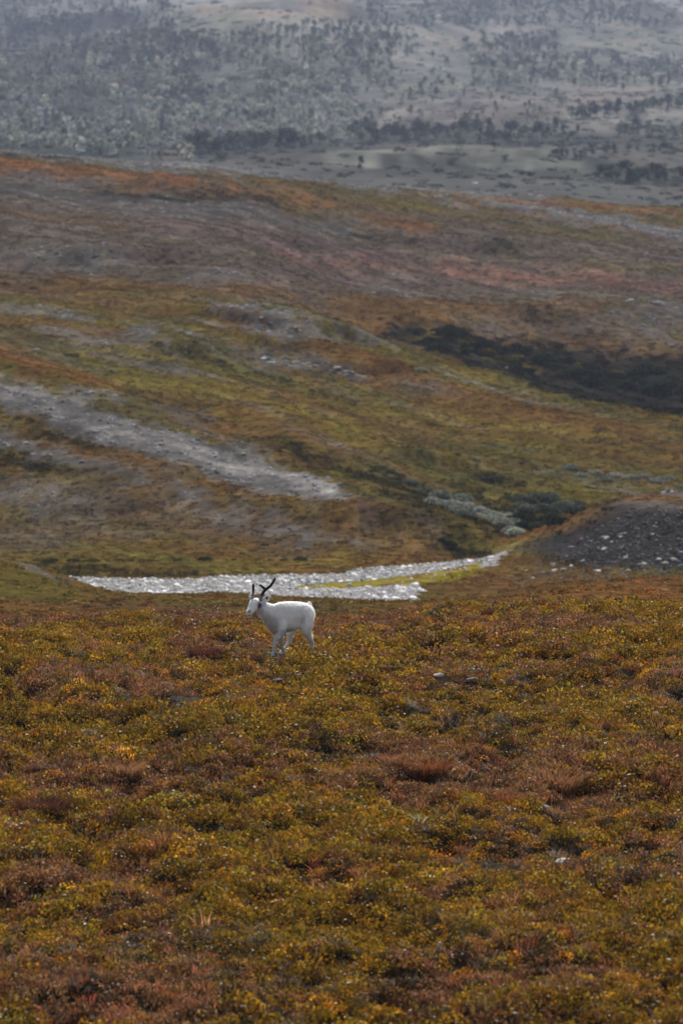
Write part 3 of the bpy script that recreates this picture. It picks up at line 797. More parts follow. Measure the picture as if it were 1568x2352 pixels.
red = pmask(FG_RED, fx, fy); grn = pmask(FG_GREEN, fx, fy); gry = pmask(FG_GREY, fx, fy)
pal = {'olive': (.225, .128, .011), 'yellow': (.32, .178, .012), 'orange': (.33, .138, .013), 'dark': (.044, .035, .010), 'brown': (.195, .096, .044), 'grey': (.150, .122, .102), 'rustred': (.215, .085, .034)}
score = np.stack([.62 + .9 * grn + 1.0 * n1, .32 + .6 * n2 + .25 * grn, -.05 - .8 * n1 + .35 * red, -.02 + .9 * -n2 + .25 * grn + .22 * (1 - sstep(52, 66, fy)), .33 - .7 * n3 + .8 * red, -.12 + .9 * gry + .7 * n3 * -1, -.05 + .6 * n2 + .4 * red], 1) + RNG.gumbel(0, .22, (nF, 7))  # dark mats gain towards the near edge, partly standing in for dimmer light
pk = score.argmax(1)
ft = np.array([pal[k] for k in ('olive', 'yellow', 'orange', 'dark', 'brown', 'grey', 'rustred')])[pk]
ft = col_jit(ft, .25, .08)
feet = np.exp(-(((fx + .78) / .5) ** 2 + ((fy - 89.55) / .8) ** 2) ** 2)
fs = (1 - .62 * feet) * (.75 + .6 * RNG.random(nF)) * np.where(pk == 5, .75, 1.0) * (1 + .45 * np.clip(n1, -.6, .8))
thin = (RNG.random(nF) > .2 * gry)
gaps = fbm(fx * .9, fy * .35, 96, 3) > -.62
bl = billow(fx, fy); kp = thin & gaps & (RNG.random(nF) < .35 + 3.2 * bl)
leafm = [leafmesh('sprig_%d' % s, *(lambda V, F, c: (V, F, c))(*cushion(s, 92, .15, .125, .0155, .5, .16, .38)), M_LEAF) for s in range(5)]
cL = proto_collection('sprig', leafm)
fz = height(fx, fy) - .02
scatter('heath', np.stack([fx, fy, fz], 1)[kp], yaw(nF, .2)[kp], (fs[:, None] * np.array([1, 1, 1.15]) * (1 + .3 * RNG.normal(size=(nF, 1)).clip(-1, 1) * np.array([0, 0, 1])))[kp], ft[kp], RNG.integers(0, 5, nF)[kp], cL)
# grass tufts
nG = 34000
gx, gy = rand_area(nG, -420, 1990, 47, 112)
r_ = pmask(FG_RED, gx, gy); gn = fbm(gx * .5, gy * .2, 97, 4)
kp = (RNG.random(nG) < .06 + .75 * r_ + .45 * sstep(.12, .5, gn)) & (((gx + .77) / .5) ** 2 + ((gy - 89.6) / .7) ** 2 > 1)
gx, gy, r_, gn = gx[kp], gy[kp], r_[kp], gn[kp]; nG = len(gx)
gt = np.where((RNG.random(nG) < .6)[:, None], np.array([[.25, .105, .055]]), np.array([[.29, .165, .07]]))
gt = np.where(((gy > 96) & (RNG.random(nG) < .8))[:, None], np.array([[.16, .066, .050]]), gt)
gt = col_jit(gt, .25, .08)
cG = proto_collection('blades', [leafmesh('blades_%d' % s, *(lambda V, F4, F3, c: (V, F4, c, M_GRASS, F3))(*tuft(s + 30, 50, .15, .19, .0042, .6))) for s in range(4)])
gs = .55 + .55 * RNG.random(nG)
scatter('moor_grass', np.stack([gx, gy, height(gx, gy)], 1), yaw(nG, .12), gs[:, None] * np.array([1, 1, 1.0]), gt, RNG.integers(0, 4, nG), cG)

# dead twigs and lichen straw lying in the gaps
nT = 16000
tx, ty = rand_area(nT, -420, 1990, 47, 110)
kp = RNG.random(nT) < .12 + .7 * pmask(FG_GREY, tx, ty) + .3 * sstep(.1, .5, fbm(tx * .8, ty * .3, 99, 3))
tx, ty = tx[kp], ty[kp]; nT = len(tx)
tt = np.where((RNG.random(nT) < .55)[:, None], np.array([[.15, .125, .105]]), np.array([[.085, .062, .048]]))
ts = .6 + .6 * RNG.random(nT)
scatter('dead_twigs', np.stack([tx, ty, height(tx, ty) + .03], 1), yaw(nT, .35), ts[:, None] * np.array([1.1, 1.1, .55]), col_jit(tt, .25, .03), RNG.integers(0, 4, nT), cG)

# -- terrace and hillside heath
heathm = [leafmesh('heath_%d' % s, *cushion(s + 60, 46, 1.0, .55, .20, .7, .2, .30), M_HEATH) for s in range(5)]
cH = proto_collection('heath_cushion', heathm)
def heath(name, n, u0, u1, d0, d1, r0, r1, hz=1.0):
    x, y = rand_area(n, u0, u1, d0, d1)
    k = river_sd(x, y) > 0 if d1 > 245 and d0 < 290 else np.ones(n, bool)
    x, y = x[k], y[k]
    c = cover(x, y); lum = c.mean(1)
    greyish = (c.max(1) - c.min(1)) / c.max(1) < .30
    s = (r0 + (r1 - r0) * RNG.random(len(x)) ** 1.6)
    s = np.where(greyish & (RNG.random(len(x)) < .8), s * .55, s)
    z = height(x, y)
    hs = hz * (.6 + .8 * RNG.random(len(x))) * np.where(greyish, .5, 1.0) * np.where(lum < .05, 1.9, 1)
    scatter(name, np.stack([x, y, z - .03], 1), yaw(len(x), .1), np.stack([s, s, s * hs], 1), col_jit(c * 1.55, .26 + .2 * greyish, .06), RNG.integers(0, 5, len(x)), cH)
heath('terrace_heath', 16000, -450, 2020, 112, 262, .12, .34, .5)
heath('hillside_heath', 80000, -400, 1970, 262, 462, .10, .32, .6)
heath('moor_heath', 72000, -400, 1970, 458, 745, .16, .50, .5)

# ------------------------------------------------------------------ far vegetation
far_x, far_y = rand_area(26000, -450, 2050, 760, 3700)
fc = cover(far_x, far_y)
dk = fc.mean(1) < .085
kp = (RNG.random(len(far_x)) < .28 + .4 * dk) & (far_y < 3600)
far_x, far_y, fc = far_x[kp], far_y[kp], fc[kp]
s = (.5 + 1.3 * RNG.random(len(far_x)) ** 2) * (.6 + far_y / 2600)
scatter('valley_scrub', np.stack([far_x, far_y, height(far_x, far_y) - .05], 1), yaw(len(far_x), .1), np.stack([s, s, s * .7], 1), col_jit(fc * np.array([.8, .88, .8]), .25, .05), RNG.integers(0, 5, len(far_x)), cH)

TREE_H = 5.0
crown_m = [leafmesh('crown', *crown_geo(200 + k, TREE_H, 1.45 + .25 * (k % 3), 230, .30, .10 + .05 * (k % 2)), M_TREE) for k in range(5)]
trunk_m = []
for k in range(3):
    V, F = trunk_geo(220 + k, TREE_H, .09, 3, .35)
    me = mesh_np('trunk', V, F, smooth=True); me.materials.append(M_BARK); trunk_m.append(me)
def joined_tree(k):
    V, F, c = crown_geo(240 + k, TREE_H, 1.3 + .3 * (k % 3), 150, .36, .05 + .06 * (k % 2))
    V2, F2 = trunk_geo(250 + k, TREE_H, .09, 2, .35)
    me = mesh_np('birch', np.concatenate([V, V2]), np.concatenate([F, F2 + len(V)]))
    set_col(me, 'leaf', np.concatenate([c, np.ones((len(V2), 3))]))
    me.materials.append(M_TREE); me.materials.append(M_BARK)
    mi = np.zeros(len(me.polygons), np.int32); mi[len(F):] = 1; me.polygons.foreach_set('material_index', mi)
    return me
birch_m = [joined_tree(k) for k in range(6)]

def put_tree(name, u, r, scale, tint, label, group=None, cat='tree', wide=1.0, k=None, dmin=760):
    p = on_ground(u, r, .1, dmin)
    e = empty(name, p, random.random() * 6.28)
    e.scale = (scale * wide, scale * wide, scale)
    tag(e, label, cat, group)
    c = add_obj('crown', crown_m[random.randrange(5) if k is None else k], None, e); c['tint'] = tint
    t = add_obj('trunk', trunk_m[random.randrange(3)], None, e)
    return e
def tj(c, a=.18):
    f = math.exp(random.gauss(0, a)); return [c[0] * f * math.exp(random.gauss(0, .05)), c[1] * f, c[2] * f * math.exp(random.gauss(0, .08))]
DKT = (.055, .064, .046); MDT = (.13, .14, .115); PLT = (.33, .34, .30)
def px2m(u, r, dmin=760): return spot(u, r, dmin)[1] / FOC
def rows(pts, n, h0, h1, tint, label, group, jr=6, wide=1.0):
    P = np.array(pts, float)
    for i in range(n):
        t = (i + random.random() * .9) / n * (len(P) - 1); a = min(int(t), len(P) - 2); f = t - a
        u = P[a, 0] * (1 - f) + P[a + 1, 0] * f; r = P[a, 1] * (1 - f) + P[a + 1, 1] * f + random.uniform(-jr, jr)
        hpx = random.uniform(h0, h1)
        put_tree('mountain_birch', u, r, hpx * px2m(u, r) / TREE_H, tj(tint, .38), label, group, wide=wide * random.uniform(.8, 1.25))
rows([(428, 352), (490, 350), (600, 343), (740, 332)], 30, 26, 52, DKT, 'dark green mountain birch in the tree row along the foot of the hazy slope', 'dark birches along the foot of the hazy slope', 5)
rows([(800, 322), (900, 320), (1000, 318), (1150, 322), (1330, 322)], 44, 24, 52, DKT, 'dark green mountain birch in the long thicket beyond the pale valley meadow', 'dark birches in the thicket beyond the meadow', 9)
rows([(1310, 278), (1420, 264), (1568, 250), (1800, 235)], 28, 28, 44, DKT, 'dark green mountain birch on the rising bank above the valley thicket', 'dark birches on the rising bank', 4)
rows([(1420, 312), (1500, 318), (1620, 312), (1800, 305)], 18, 30, 46, MDT, 'grey green mountain birch below the curved grassy bank in the valley', 'birches below the curved bank', 9)
rows([(1260, 362), (1330, 364), (1420, 352), (1568, 345)], 16, 18, 30, MDT, 'low grey green birch scrub at the lower edge of the valley meadow', 'low scrub along the lower meadow edge', 5, 1.3)
rows([(1370, 415), (1450, 420), (1530, 418), (1650, 422)], 16, 28, 48, DKT, 'dark low birch in front of the dark valley bank', 'dark low birches before the valley bank', 8, 1.3)
put_tree('mountain_birch', 826, 392, 36 * px2m(826, 392) / TREE_H, list(DKT), 'lone dark birch with two crowns standing just above the moor crest', wide=.95)
put_tree('mountain_birch', 1133, 343, 22 * px2m(1133, 343) / TREE_H, list(DKT), 'small round dark birch alone on the pale valley meadow', wide=1.0)
put_tree('mountain_birch', 1326, 246, 24 * px2m(1326, 246) / TREE_H, list(DKT), 'slim lone birch on the pinkish strip above the valley trees', wide=.55)
put_tree('mountain_birch', 1158, 372, 20 * px2m(1158, 372) / TREE_H, list(MDT), 'small grey birch right of the round dark birch on the meadow', wide=1.1)
put_tree('mountain_birch', 1042, 378, 24 * px2m(1042, 378) / TREE_H, list(MDT), 'broad grey green birch clump behind the dark valley bank', wide=1.8)
put_tree('mountain_birch', 1300, 420, 20 * px2m(1300, 420) / TREE_H, list(MDT), 'small pale birch below the dark bank, just over the moor crest', wide=1.0)
# pale birches low on the left slope: the nearest of the forest
n_ind = 0
for i in range(400):
    if n_ind >= 105: break
    u = random.uniform(-90, 470); r = random.uniform(275, 348 + 0.09 * max(u, 0))
    o = add_obj('slope_birch', birch_m[random.randrange(6)]); n_ind += 1
    o.location = on_ground(u, r, .1, 760); o.rotation_euler = (0, 0, random.random() * 6.28)
    sc = random.uniform(26, 42) * px2m(u, r) / TREE_H; o.scale = (sc * random.uniform(.9, 1.2), sc, sc)
    o['tint'] = tj(PLT if random.random() < .7 else MDT, .22)
    tag(o, 'pale grey green birch at the bottom of the hazy forested slope', 'tree', 'pale birches at the bottom of the forested slope')
# the forest beyond, past counting
dens = [((-500, 0), (470, 345), 3000), ((380, 60), (900, 200), 720), ((420, 200), (820, 320), 850), ((700, 0), (1700, 62), 620), ((700, 80), (960, 130), 120), ((1060, 85), (1280, 118), 110),
        ((1080, 130), (1750, 200), 650), ((820, 190), (1300, 290), 90), ((540, 0), (1600, 280), 110), ((-500, -60), (1900, 0), 700), ((1600, 0), (2050, 240), 500)]
fu, fr = [], []
for (u0, r0), (u1, r1), n in dens:
    fu += list(RNG.uniform(u0, u1, n)); fr += list(RNG.uniform(r0, r1, n))
fu = np.array(fu); fr = np.array(fr)
edge = fbm(fu * .012, fr * .03, 301, 4)
gap = (edge > -.30) & ~((fu > 440) & (fu < 660) & (fr > 165) & (fr < 232) & (fr < 300 - .2 * fu)) & ~((fu > 420) & (fu < 840) & (fr > 5) & (fr < 48)) & ~((np.abs(fu - 480) < 80) & (np.abs(fr - 65) < 16))
fu, fr = fu[gap], fr[gap]; P = spots(fu, fr)
ok = P[:, 1] > 1250; P = P[ok]; fu, fr = fu[ok], fr[ok]
n = len(P); hpx = RNG.uniform(12, 25, n) * np.clip(.75 + fr / 700, .7, 1.15)
sc = hpx * P[:, 1] / FOC / TREE_H
pale = fbm(fu * .02, fr * .05, 302, 3) + .3 * RNG.normal(size=n) + (fr - 150) / 300
tc_ = np.where(pale[:, None] > 0, np.array([PLT]), np.array([MDT])) * np.where(RNG.random((n, 1)) < .2, .6, 1.0)
cB = proto_collection('birch', birch_m)
scatter('forest', np.concatenate([P, (height(P[:, 0], P[:, 1]) - .1)[:, None]], 1), yaw(n, .04), sc[:, None] * np.stack([RNG.uniform(.8, 1.25, n), RNG.uniform(.8, 1.25, n), np.ones(n)], 1), col_jit(tc_, .25, .05), RNG.integers(0, 6, n), cB)

# ------------------------------------------------------------------ stones
stone_m = []
for k in range(7):
    me = rock_mesh('stone_shape_%d' % k, 400 + k, 2, .62); me.materials.append(M_STONE); stone_m.append(me)
small_m = []
for k in range(4):
    me = rock_mesh('pebble_shape_%d' % k, 430 + k, 1, .6); me.materials.append(M_STONE); small_m.append(me)
cP = proto_collection('pebble', small_m)
def wet(me):
    m = me.copy(); m.materials.clear(); m.materials.append(M_WETSTONE); return m
river_m = [wet(m) for m in stone_m]; cW = proto_collection('river_pebble', [wet(m) for m in small_m])
def stone(name, p, rad, tint, label, group=None, sq=1.0, me=None, cat='stone'):
    o = add_obj(name, me or stone_m[random.randrange(len(stone_m))])
    o.location = p; o.rotation_euler = (random.gauss(0, .12), random.gauss(0, .12), random.random() * 6.28)
    o.scale = (rad, rad * random.uniform(.8, 1.1), rad * sq)
    o['tint'] = tint
    return tag(o, label, cat, group)
def gpt(x, y, sink): return (x, y, float(height(x, y)) - sink)
# riverbed: the largest as things, gravel and cobbles as stuff
x, y = rand_area(14000, 60, 1130, 249, 287)
sd = river_sd(x, y); hb = HILLOCK[np.clip(((784 + x / y * FOC - GU[0]) / 10).astype(int), 0, len(GU) - 1), np.clip(np.searchsorted(GD, y), 0, len(GD) - 1)]
gs_ = poly_sd(PATCH[-1][1], x, y)
inb = (sd < .1) & (hb < .6) & ((gs_ > 0) | (RNG.random(len(x)) < .12))
x, y = x[inb], y[inb]
for i in range(235):
    r = random.uniform(.10, .23)
    stone('river_stone', gpt(x[i], y[i], r * .12), r, tj((1.6, 1.6, 1.62), .2), 'pale grey stone in the broad stony riverbed behind the reindeer', 'pale stones in the riverbed', random.uniform(.7, 1.0), river_m[i % 7])
xr, yr = x[235:6500], y[235:6500]; r = .04 + .09 * RNG.random(len(xr)) ** 1.5
scatter('river_gravel', np.stack([xr, yr, height(xr, yr)], 1), yaw(len(xr), .3), r[:, None] * np.array([1, 1, 1.0]), col_jit(np.full((len(xr), 3), 1.45), .4, .02), RNG.integers(0, 4, len(xr)), cW)
# hillock face
hu = RNG.uniform(1130, 1900, 900); hr = RNG.uniform(1215, 1345, 900)
k = (hr > 1370 - (hu - 1080) * .55) & (hu > 1190)
hu, hr = hu[k], hr[k]; HP = spots(hu, hr); HPZ = height(HP[:, 0], HP[:, 1])
okh = (HP[:, 1] > 255) & (HP[:, 1] < 300); HP, HPZ = HP[okh], HPZ[okh]
for i in range(62):
    r = random.uniform(.09, .24)
    stone('hillside_stone', (HP[i, 0], HP[i, 1], HPZ[i] - r * .15), r, tj((1.15, 1.15, 1.17), .3), 'pale stone on the shade-toned gravel face of the round hillock', 'pale stones on the hillock face', random.uniform(.6, .9))
hu = RNG.uniform(1080, 2000, 6500); hr = RNG.uniform(1170, 1350, 6500); hk = (hr > 1375 - (hu - 1080) * .55) & (hu > 1170)
P = spots(hu[hk], hr[hk]); P = P[(P[:, 1] > 255) & (P[:, 1] < 300)]
n = len(P); r = .03 + .09 * RNG.random(n) ** 2
tt = np.where(RNG.random((n, 1)) < .10, .85, .24) * np.ones((1, 3))  # most of the gravel darkened for the shade on the face
scatter('hillock_gravel', np.concatenate([P, height(P[:, 0], P[:, 1])[:, None]], 1), yaw(n, .3), r[:, None] * np.array([1, 1, .9]), col_jit(tt, .3, .02), RNG.integers(0, 4, n), cP)
# pale stone litter over the grey lichen ridges of the hillside and moor
x, y = rand_area(130000, -400, 1970, 290, 745)
c = cover(x, y); gm = ((c.max(1) - c.min(1)) / c.max(1) < .25) & (c.mean(1) > .085)
kp = gm & (RNG.random(len(x)) < .75); x, y, c = x[kp], y[kp], c[kp]
r = (.05 + .21 * RNG.random(len(x)) ** 3) * np.where(y > 460, 1.1, 1.0)
scatter('hillside_scree', np.stack([x, y, height(x, y)], 1), yaw(len(x), .3), r[:, None] * np.array([1, 1, .8]), col_jit(np.full((len(x), 3), .95) * (c.mean(1) * np.where(y > 460, .7, 1.0))[:, None] / .105, .5, .02), RNG.integers(0, 4, len(x)), cP)

# stones one can point at
def place(name, u, r, rad, tint, label, sq=.7, sink=.25, k=0, cat='rock', dmin=47):
    p = on_ground(u, r, rad * sq * sink, dmin)
    return stone(name, p, rad, tint, label, None, sq, stone_m[k], cat)
place('boulder', 1511, 697, .62, (.34, .34, .36), 'dark rounded boulder alone on the orange moor, far right', .95, .1, 0, 'boulder', 440)
place('rock', 1448, 689, .55, (1.6, 1.6, 1.6), 'low whitish rock left of the dark boulder on the moor', .35, .2, 1, 'rock', 440)
place('rock', 1162, 844, .26, (1.3, 1.3, 1.3), 'pale flat rock on the grassy ridge line above the dark hollow', .7, .2, 2, 'rock', 300)
place('rock', 1443, 913, .14, (1.7, 1.7, 1.7), 'tiny white rock on the grassy ridge edge at the right', .9, .2, 3, 'rock', 300)
place('rock', 1088, 420, .8, (1.7, 1.55, 1.5), 'pale pinkish rock on the grey crest of the moor', .4, .2, 4, 'rock', 500)
for i in range(26):
    t = i / 25; u = 592 + 245 * t + random.uniform(-6, 6); r = 826 + 38 * t * t + random.uniform(-9, 9)
    stone('outcrop_rock', on_ground(u, r, .06, 300), random.uniform(.16, .42), tj((.55, .55, .57), .35), 'grey rock in the dark outcrop across the middle of the green slope', 'rocks of the outcrop on the green slope', .6, None, 'rock')
for u, r, rad, tint, label, sq, k in NEAR_ROCKS:
    p = on_ground(u, r, 0, 47); p.z += .02 + rad * sq * .15
    stone('rock', p, rad * 1.1, tint, label, None, sq * 1.1, stone_m[k], 'rock')

# ------------------------------------------------------------------ shrubs and tussocks one can point at
def leaf_part(name, geo, mat, parent, tint):
    me = leafmesh(name, *geo, mat) if not isinstance(geo, bpy.types.Mesh) else geo
    o = add_obj(name, me, None, parent); o['tint'] = list(tint); return o
shrub_m = [leafmesh('foliage', *cushion(500 + k, 260, 1.0, .95, .13, .4, .08, .30), M_HEATH) for k in range(4)]
stem_m = []
for k in range(2):
    V, F = trunk_geo(520 + k, .75, .03, 5, .9); me = mesh_np('stem', V, F, smooth=True); me.materials.append(M_BARK); stem_m.append(me)
def shrub(name, u, r, rad, tint, label, group=None, hz=1.0, dmin=280):
    e = empty(name, on_ground(u, r, .03, dmin), random.random() * 6.28); e.scale = (rad, rad, rad * hz)
    tag(e, label, 'shrub', group)
    f = add_obj('foliage', shrub_m[random.randrange(4)], None, e); f['tint'] = list(tint)
    add_obj('stem', stem_m[random.randrange(2)], None, e)
    return e
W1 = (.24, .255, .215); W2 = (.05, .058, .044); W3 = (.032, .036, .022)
def shrubs(pts, n, r0, r1, tint, label, group, jr, hz=.8, dmin=280):
    P = np.array(pts, float)
    for i in range(n):
        t = (i + random.random()) / n * (len(P) - 1); a = min(int(t), len(P) - 2); f = t - a
        u = P[a, 0] * (1 - f) + P[a + 1, 0] * f; r = P[a, 1] * (1 - f) + P[a + 1, 1] * f + random.uniform(-jr, jr)
        shrub('willow_shrub', u, r, random.uniform(r0, r1), tj(tint, .2), label, group, hz * random.uniform(.8, 1.2), dmin)
shrubs([(985, 1150), (1080, 1175), (1150, 1203), (1188, 1222)], 30, .45, .8, W1, 'pale grey willow shrub in the gully left of the hillock', 'pale willows in the gully', 14)
shrubs([(1190, 1165), (1260, 1160), (1330, 1170)], 26, .35, .8, (.10, .11, .085), 'dark grey willow shrub at the head of the gully behind the hillock', 'dark willows at the head of the gully', 16)
shrubs([(1150, 1195), (1220, 1210), (1290, 1195)], 22, .35, .75, W3, 'nearly black willow shrub in the shady gully bottom', 'black shrubs in the gully bottom', 10)
shrubs([(1290, 1080), (1400, 1105), (1500, 1108), (1600, 1112)], 12, .4, .7, W1, 'pale sage willow shrub on the slope above the hillock', 'sage willows on the slope above the hillock', 16, .6)
shrubs([(880, 1085), (960, 1120), (1040, 1150)], 10, .35, .6, (.11, .125, .10), 'grey green willow shrub along the dark furrow above the gully', 'willows along the dark furrow', 12, .6)
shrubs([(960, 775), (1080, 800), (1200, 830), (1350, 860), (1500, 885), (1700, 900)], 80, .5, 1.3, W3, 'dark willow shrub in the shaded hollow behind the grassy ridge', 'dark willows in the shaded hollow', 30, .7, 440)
shrubs([(1030, 790), (1150, 830), (1300, 850), (1430, 850)], 12, .6, 1.0, (.10, .085, .020), 'yellowing willow shrub in the shaded hollow behind the grassy ridge', 'yellowing willows in the shaded hollow', 16, .6, 440)
shrubs([(1010, 1240), (1040, 1262), (1090, 1276)], 8, .25, .4, W3, 'black low shrub on the cut bank where the gully meets the riverbed', 'black shrubs on the cut bank', 5, .7)
shrubs([(60, 1298), (200, 1312), (330, 1316), (480, 1316), (720, 1300)], 20, .14, .48, (.050, .055, .020), 'dark green low shrub along the far edge of the stony riverbed', 'dark shrubs along the riverbed edge', 15, .55)
shrub('willow_shrub', 995, 803, .55, W2, 'small dark shrub on the grassy ridge line', None, .6)
shrub('willow_shrub', 966, 852, .6, W1, 'pale sage shrub alone on the green slope right of the outcrop', None, .5)
shrub('willow_shrub', 165, 818, .7, W2, 'dark grey shrub on the left part of the green slope', None, .4)
shrub('willow_shrub', 1130, 1105, .8, W2, 'dark shrub on the lower green slope above the gully', None, .5)

def near_shrub(name, u, r, n, rad, hgt, size, tint, label, cat='shrub', warm=.2, seed=1, stems=True):
    e = empty(name, on_ground(u, r, .02, 47), 0); tag(e, label, cat)
    leaf_part('foliage', cushion(seed, n, rad, hgt, size, .35, warm, .45), M_LEAF, e, tint)
    V, F = trunk_geo(seed, hgt * .9, .006, 6, 1.1); V[:, :2] *= rad / (hgt + .001) * .8; me = mesh_np('stem', V, F); me.materials.append(M_BARK); add_obj('stem', me, None, e)
    return e
near_shrub('willow_shrub', 1012, 1402, 330, .36, .19, .028, (.085, .090, .022), 'dark olive leafy shrub silhouetted on the crest right of the reindeer', seed=601, warm=.1)
near_shrub('willow_shrub', 395, 1838, 420, .42, .24, .022, (.27, .24, .030), 'yellow green leafy shrub among the rusty grass, lower left', seed=602, warm=.05)
near_shrub('willow_shrub', 245, 1822, 90, .10, .17, .020, (.30, .25, .030), 'small bright yellow green sprig at the left of the rusty grass', seed=603, warm=.05)
near_shrub('crowberry_bush', 758, 1752, 420, .34, .22, .018, (.040, .044, .016), 'dark green crowberry bush in the middle of the near heath', seed=604, warm=.05)
near_shrub('crowberry_bush', 600, 1750, 160, .16, .13, .018, (.060, .066, .012), 'small dark green bush between rusty tussocks left of the crowberry bush', seed=605, warm=.05)
near_shrub('crowberry_bush', 1545, 1660, 240, .30, .18, .018, (.055, .058, .018), 'dark leafy bush at the right edge of the near heath', seed=606, warm=.05)
near_shrub('crowberry_bush', 1290, 1392, 260, .34, .17, .020, (.23, .16, .016), 'yellow leafed low bush on the crest above the thin slab', seed=607, warm=.3)

def tussock(u, r, n, rad, hgt, tint, tint2, label, seed, wid=.0042):
    e = empty('grass_tussock', on_ground(u, r, .02, 47), 0); tag(e, label, 'grass tussock')
    V, F4, F3, c = tuft(seed, int(n * 1.7), rad * 1.1, hgt * .92, wid, .75)
    leaf_part('blades', leafmesh('blades', V, F4, c, M_GRASS, F3), M_GRASS, e, tint)
    V, F4, F3, c = tuft(seed + 1, n // 2, rad * .8, hgt * .5, wid * 1.2, .6)
    leaf_part('base_leaves', leafmesh('base_leaves', V, F4, c, M_GRASS, F3), M_GRASS, e, tint2)
    return e
RD = (.24, .092, .042); GN = (.13, .095, .012); PR = (.10, .038, .030); TN = (.30, .155, .075)
tussock(975, 1775, 520, .42, .34, RD, GN, 'rusty grass tussock with an olive base in the middle of the near heath', 701)
tussock(1275, 1808, 620, .48, .36, TN, RD, 'tawny grass tussock arching over a dark gap, lower right', 702)
tussock(1190, 1832, 420, .38, .26, RD, GN, 'rusty tussock left of the tawny arching tussock', 703)
tussock(1320, 1842, 360, .36, .20, GN, GN, 'olive green grass tussock in front of the tawny arching tussock', 704)
tussock(575, 1835, 420, .45, .20, (.19, .07, .02), GN, 'red orange grass tussock right of the yellow green shrub', 705)
tussock(285, 1780, 380, .34, .26, TN, RD, 'tawny tussock behind the yellow green sprig', 706)
tussock(930, 1745, 300, .36, .26, TN, RD, 'pale rusty tussock behind the olive based tussock', 707)
tussock(610, 1748, 220, .26, .22, RD, GN, 'small rusty tussock beside the small dark green bush', 708)
tussock(90, 1855, 520, .48, .34, (.10, .042, .026), PR, 'dark reddish tussock at the left edge of the near heath', 709)
tussock(1102, 1390, 420, .32, .24, PR, PR, 'dark purple red tussock on the crest, first right of the olive shrub', 710)
tussock(1480, 1392, 460, .40, .24, PR, (.05, .04, .015), 'dark purple red tussock on the crest near the right edge', 711)
tussock(475, 1498, 420, .42, .26, PR, RD, 'brownish red tussock on the heath left of the reindeer', 712)
tussock(270, 1432, 420, .46, .26, PR, PR, 'wide purple brown tussock on the crest at the left', 713)
tussock(1270, 1790, 200, .30, .30, TN, RD, 'feathery pale top behind the tawny arching tussock', 714)

def stalk(u, r, h, label, seed):
    e = empty('grass_stalk', on_ground(u, r, .02, 47), 0); tag(e, label, 'grass stalk', None)
    V = []; F = []
    lean = random.uniform(-.3, .3)
    for i in range(5):
        t = i / 4; rr = .0035
        V += [(lean * h * t * t - rr, 0, h * t), (lean * h * t * t + rr, 0, h * t), (lean * h * t * t, rr * 1.7, h * t)]
    for i in range(4):
        for q in range(3): F.append((i * 3 + q, i * 3 + (q + 1) % 3, i * 3 + 3 + (q + 1) % 3, i * 3 + 3 + q))
    me = mesh_np('stem', V, F); set_col(me, 'leaf', np.ones((len(V), 3))); me.materials.append(M_GRASS)
    o = add_obj('stem', me, None, e); o['tint'] = [.30, .17, .11]
    rng = np.random.default_rng(seed); n = 26
    P = np.stack([lean * h + rng.normal(0, .045, n), rng.normal(0, .04, n), h + rng.normal(-.02, .06, n)], 1)
    V, Q = quads_leaf(P, rng.normal(size=(n, 3)), .009, .7, rng)
    leaf_part('seed_head', (V, Q, leaf_cols(n, rng)), M_GRASS, e, (.42, .30, .26))
for i, (u, r, h) in enumerate([(352, 1410, .30), (378, 1412, .26), (405, 1412, .36), (460, 1412, .24), (482, 1410, .34), (498, 1412, .28), (512, 1411, .38), (552, 1420, .30), (905, 1400, .30), (930, 1400, .26), (948, 1398, .36), (745, 1412, .42)]):
    stalk(u, r, h, 'thin pink grass stalk with an airy seed head standing up from the crest', 800 + i)
for o in COL.objects:
    if o.name.startswith('grass_stalk'): o['group'] = 'airy grass stalks along the crest'

# ------------------------------------------------------------------ reindeer
def b2w(p): return Vector((p[0], -p[1], p[2]))         # (right, towards the viewer, up)
def loft(st, side, nseg=16):
    """st: (right, toward, up, half width along side, half height); returns closed tube"""
    C_ = [b2w(s[:3]) for s in st]; V = []; F = []
    sv = b2w(side).normalized()
    for i, s in enumerate(st):
        t = (C_[min(i + 1, len(C_) - 1)] - C_[max(i - 1, 0)]).normalized()
        a = (sv - t * sv.dot(t)).normalized(); b = t.cross(a)
        for k in range(nseg):
            g = 2 * math.pi * k / nseg
            V.append(C_[i] + a * (s[3] * math.cos(g)) + b * (s[4] * math.sin(g)))
    for i in range(len(st) - 1):
        for k in range(nseg):
            F.append((i * nseg + k, i * nseg + (k + 1) % nseg, (i + 1) * nseg + (k + 1) % nseg, (i + 1) * nseg + k))
    for e, i, sg in ((0, 0, -1), (1, len(st) - 1, 1)):
        t = (C_[i] - C_[i - sg]).normalized(); c = len(V); V.append(C_[i] + t * min(st[i][3], st[i][4]) * .45)
        for k in range(nseg):
            q = (i * nseg + k, i * nseg + (k + 1) % nseg)
            F.append((q[1], q[0], c) if e == 0 else (q[0], q[1], c))
    return V, F
TH = math.radians(40); CT, ST = math.cos(TH), math.sin(TH)
def fs_(f, s): return (-CT * f + ST * s, ST * f + CT * s)
chains = []
tor = []
for f, zt, zb, wv in [(-.45, .755, .63, .055), (-.41, .82, .565, .10), (-.33, .872, .515, .135), (-.20, .902, .475, .154), (-.05, .912, .442, .160), (.10, .916, .418, .158), (.22, .910, .398, .142), (.32, .878, .388, .122), (.40, .81, .41, .095), (.45, .73, .47, .065)]:
    x_, t_ = fs_(f, 0); tor.append((x_, t_, (zt + zb) / 2, wv, (zt - zb) / 2))
chains.append((tor, (ST, CT, 0)))
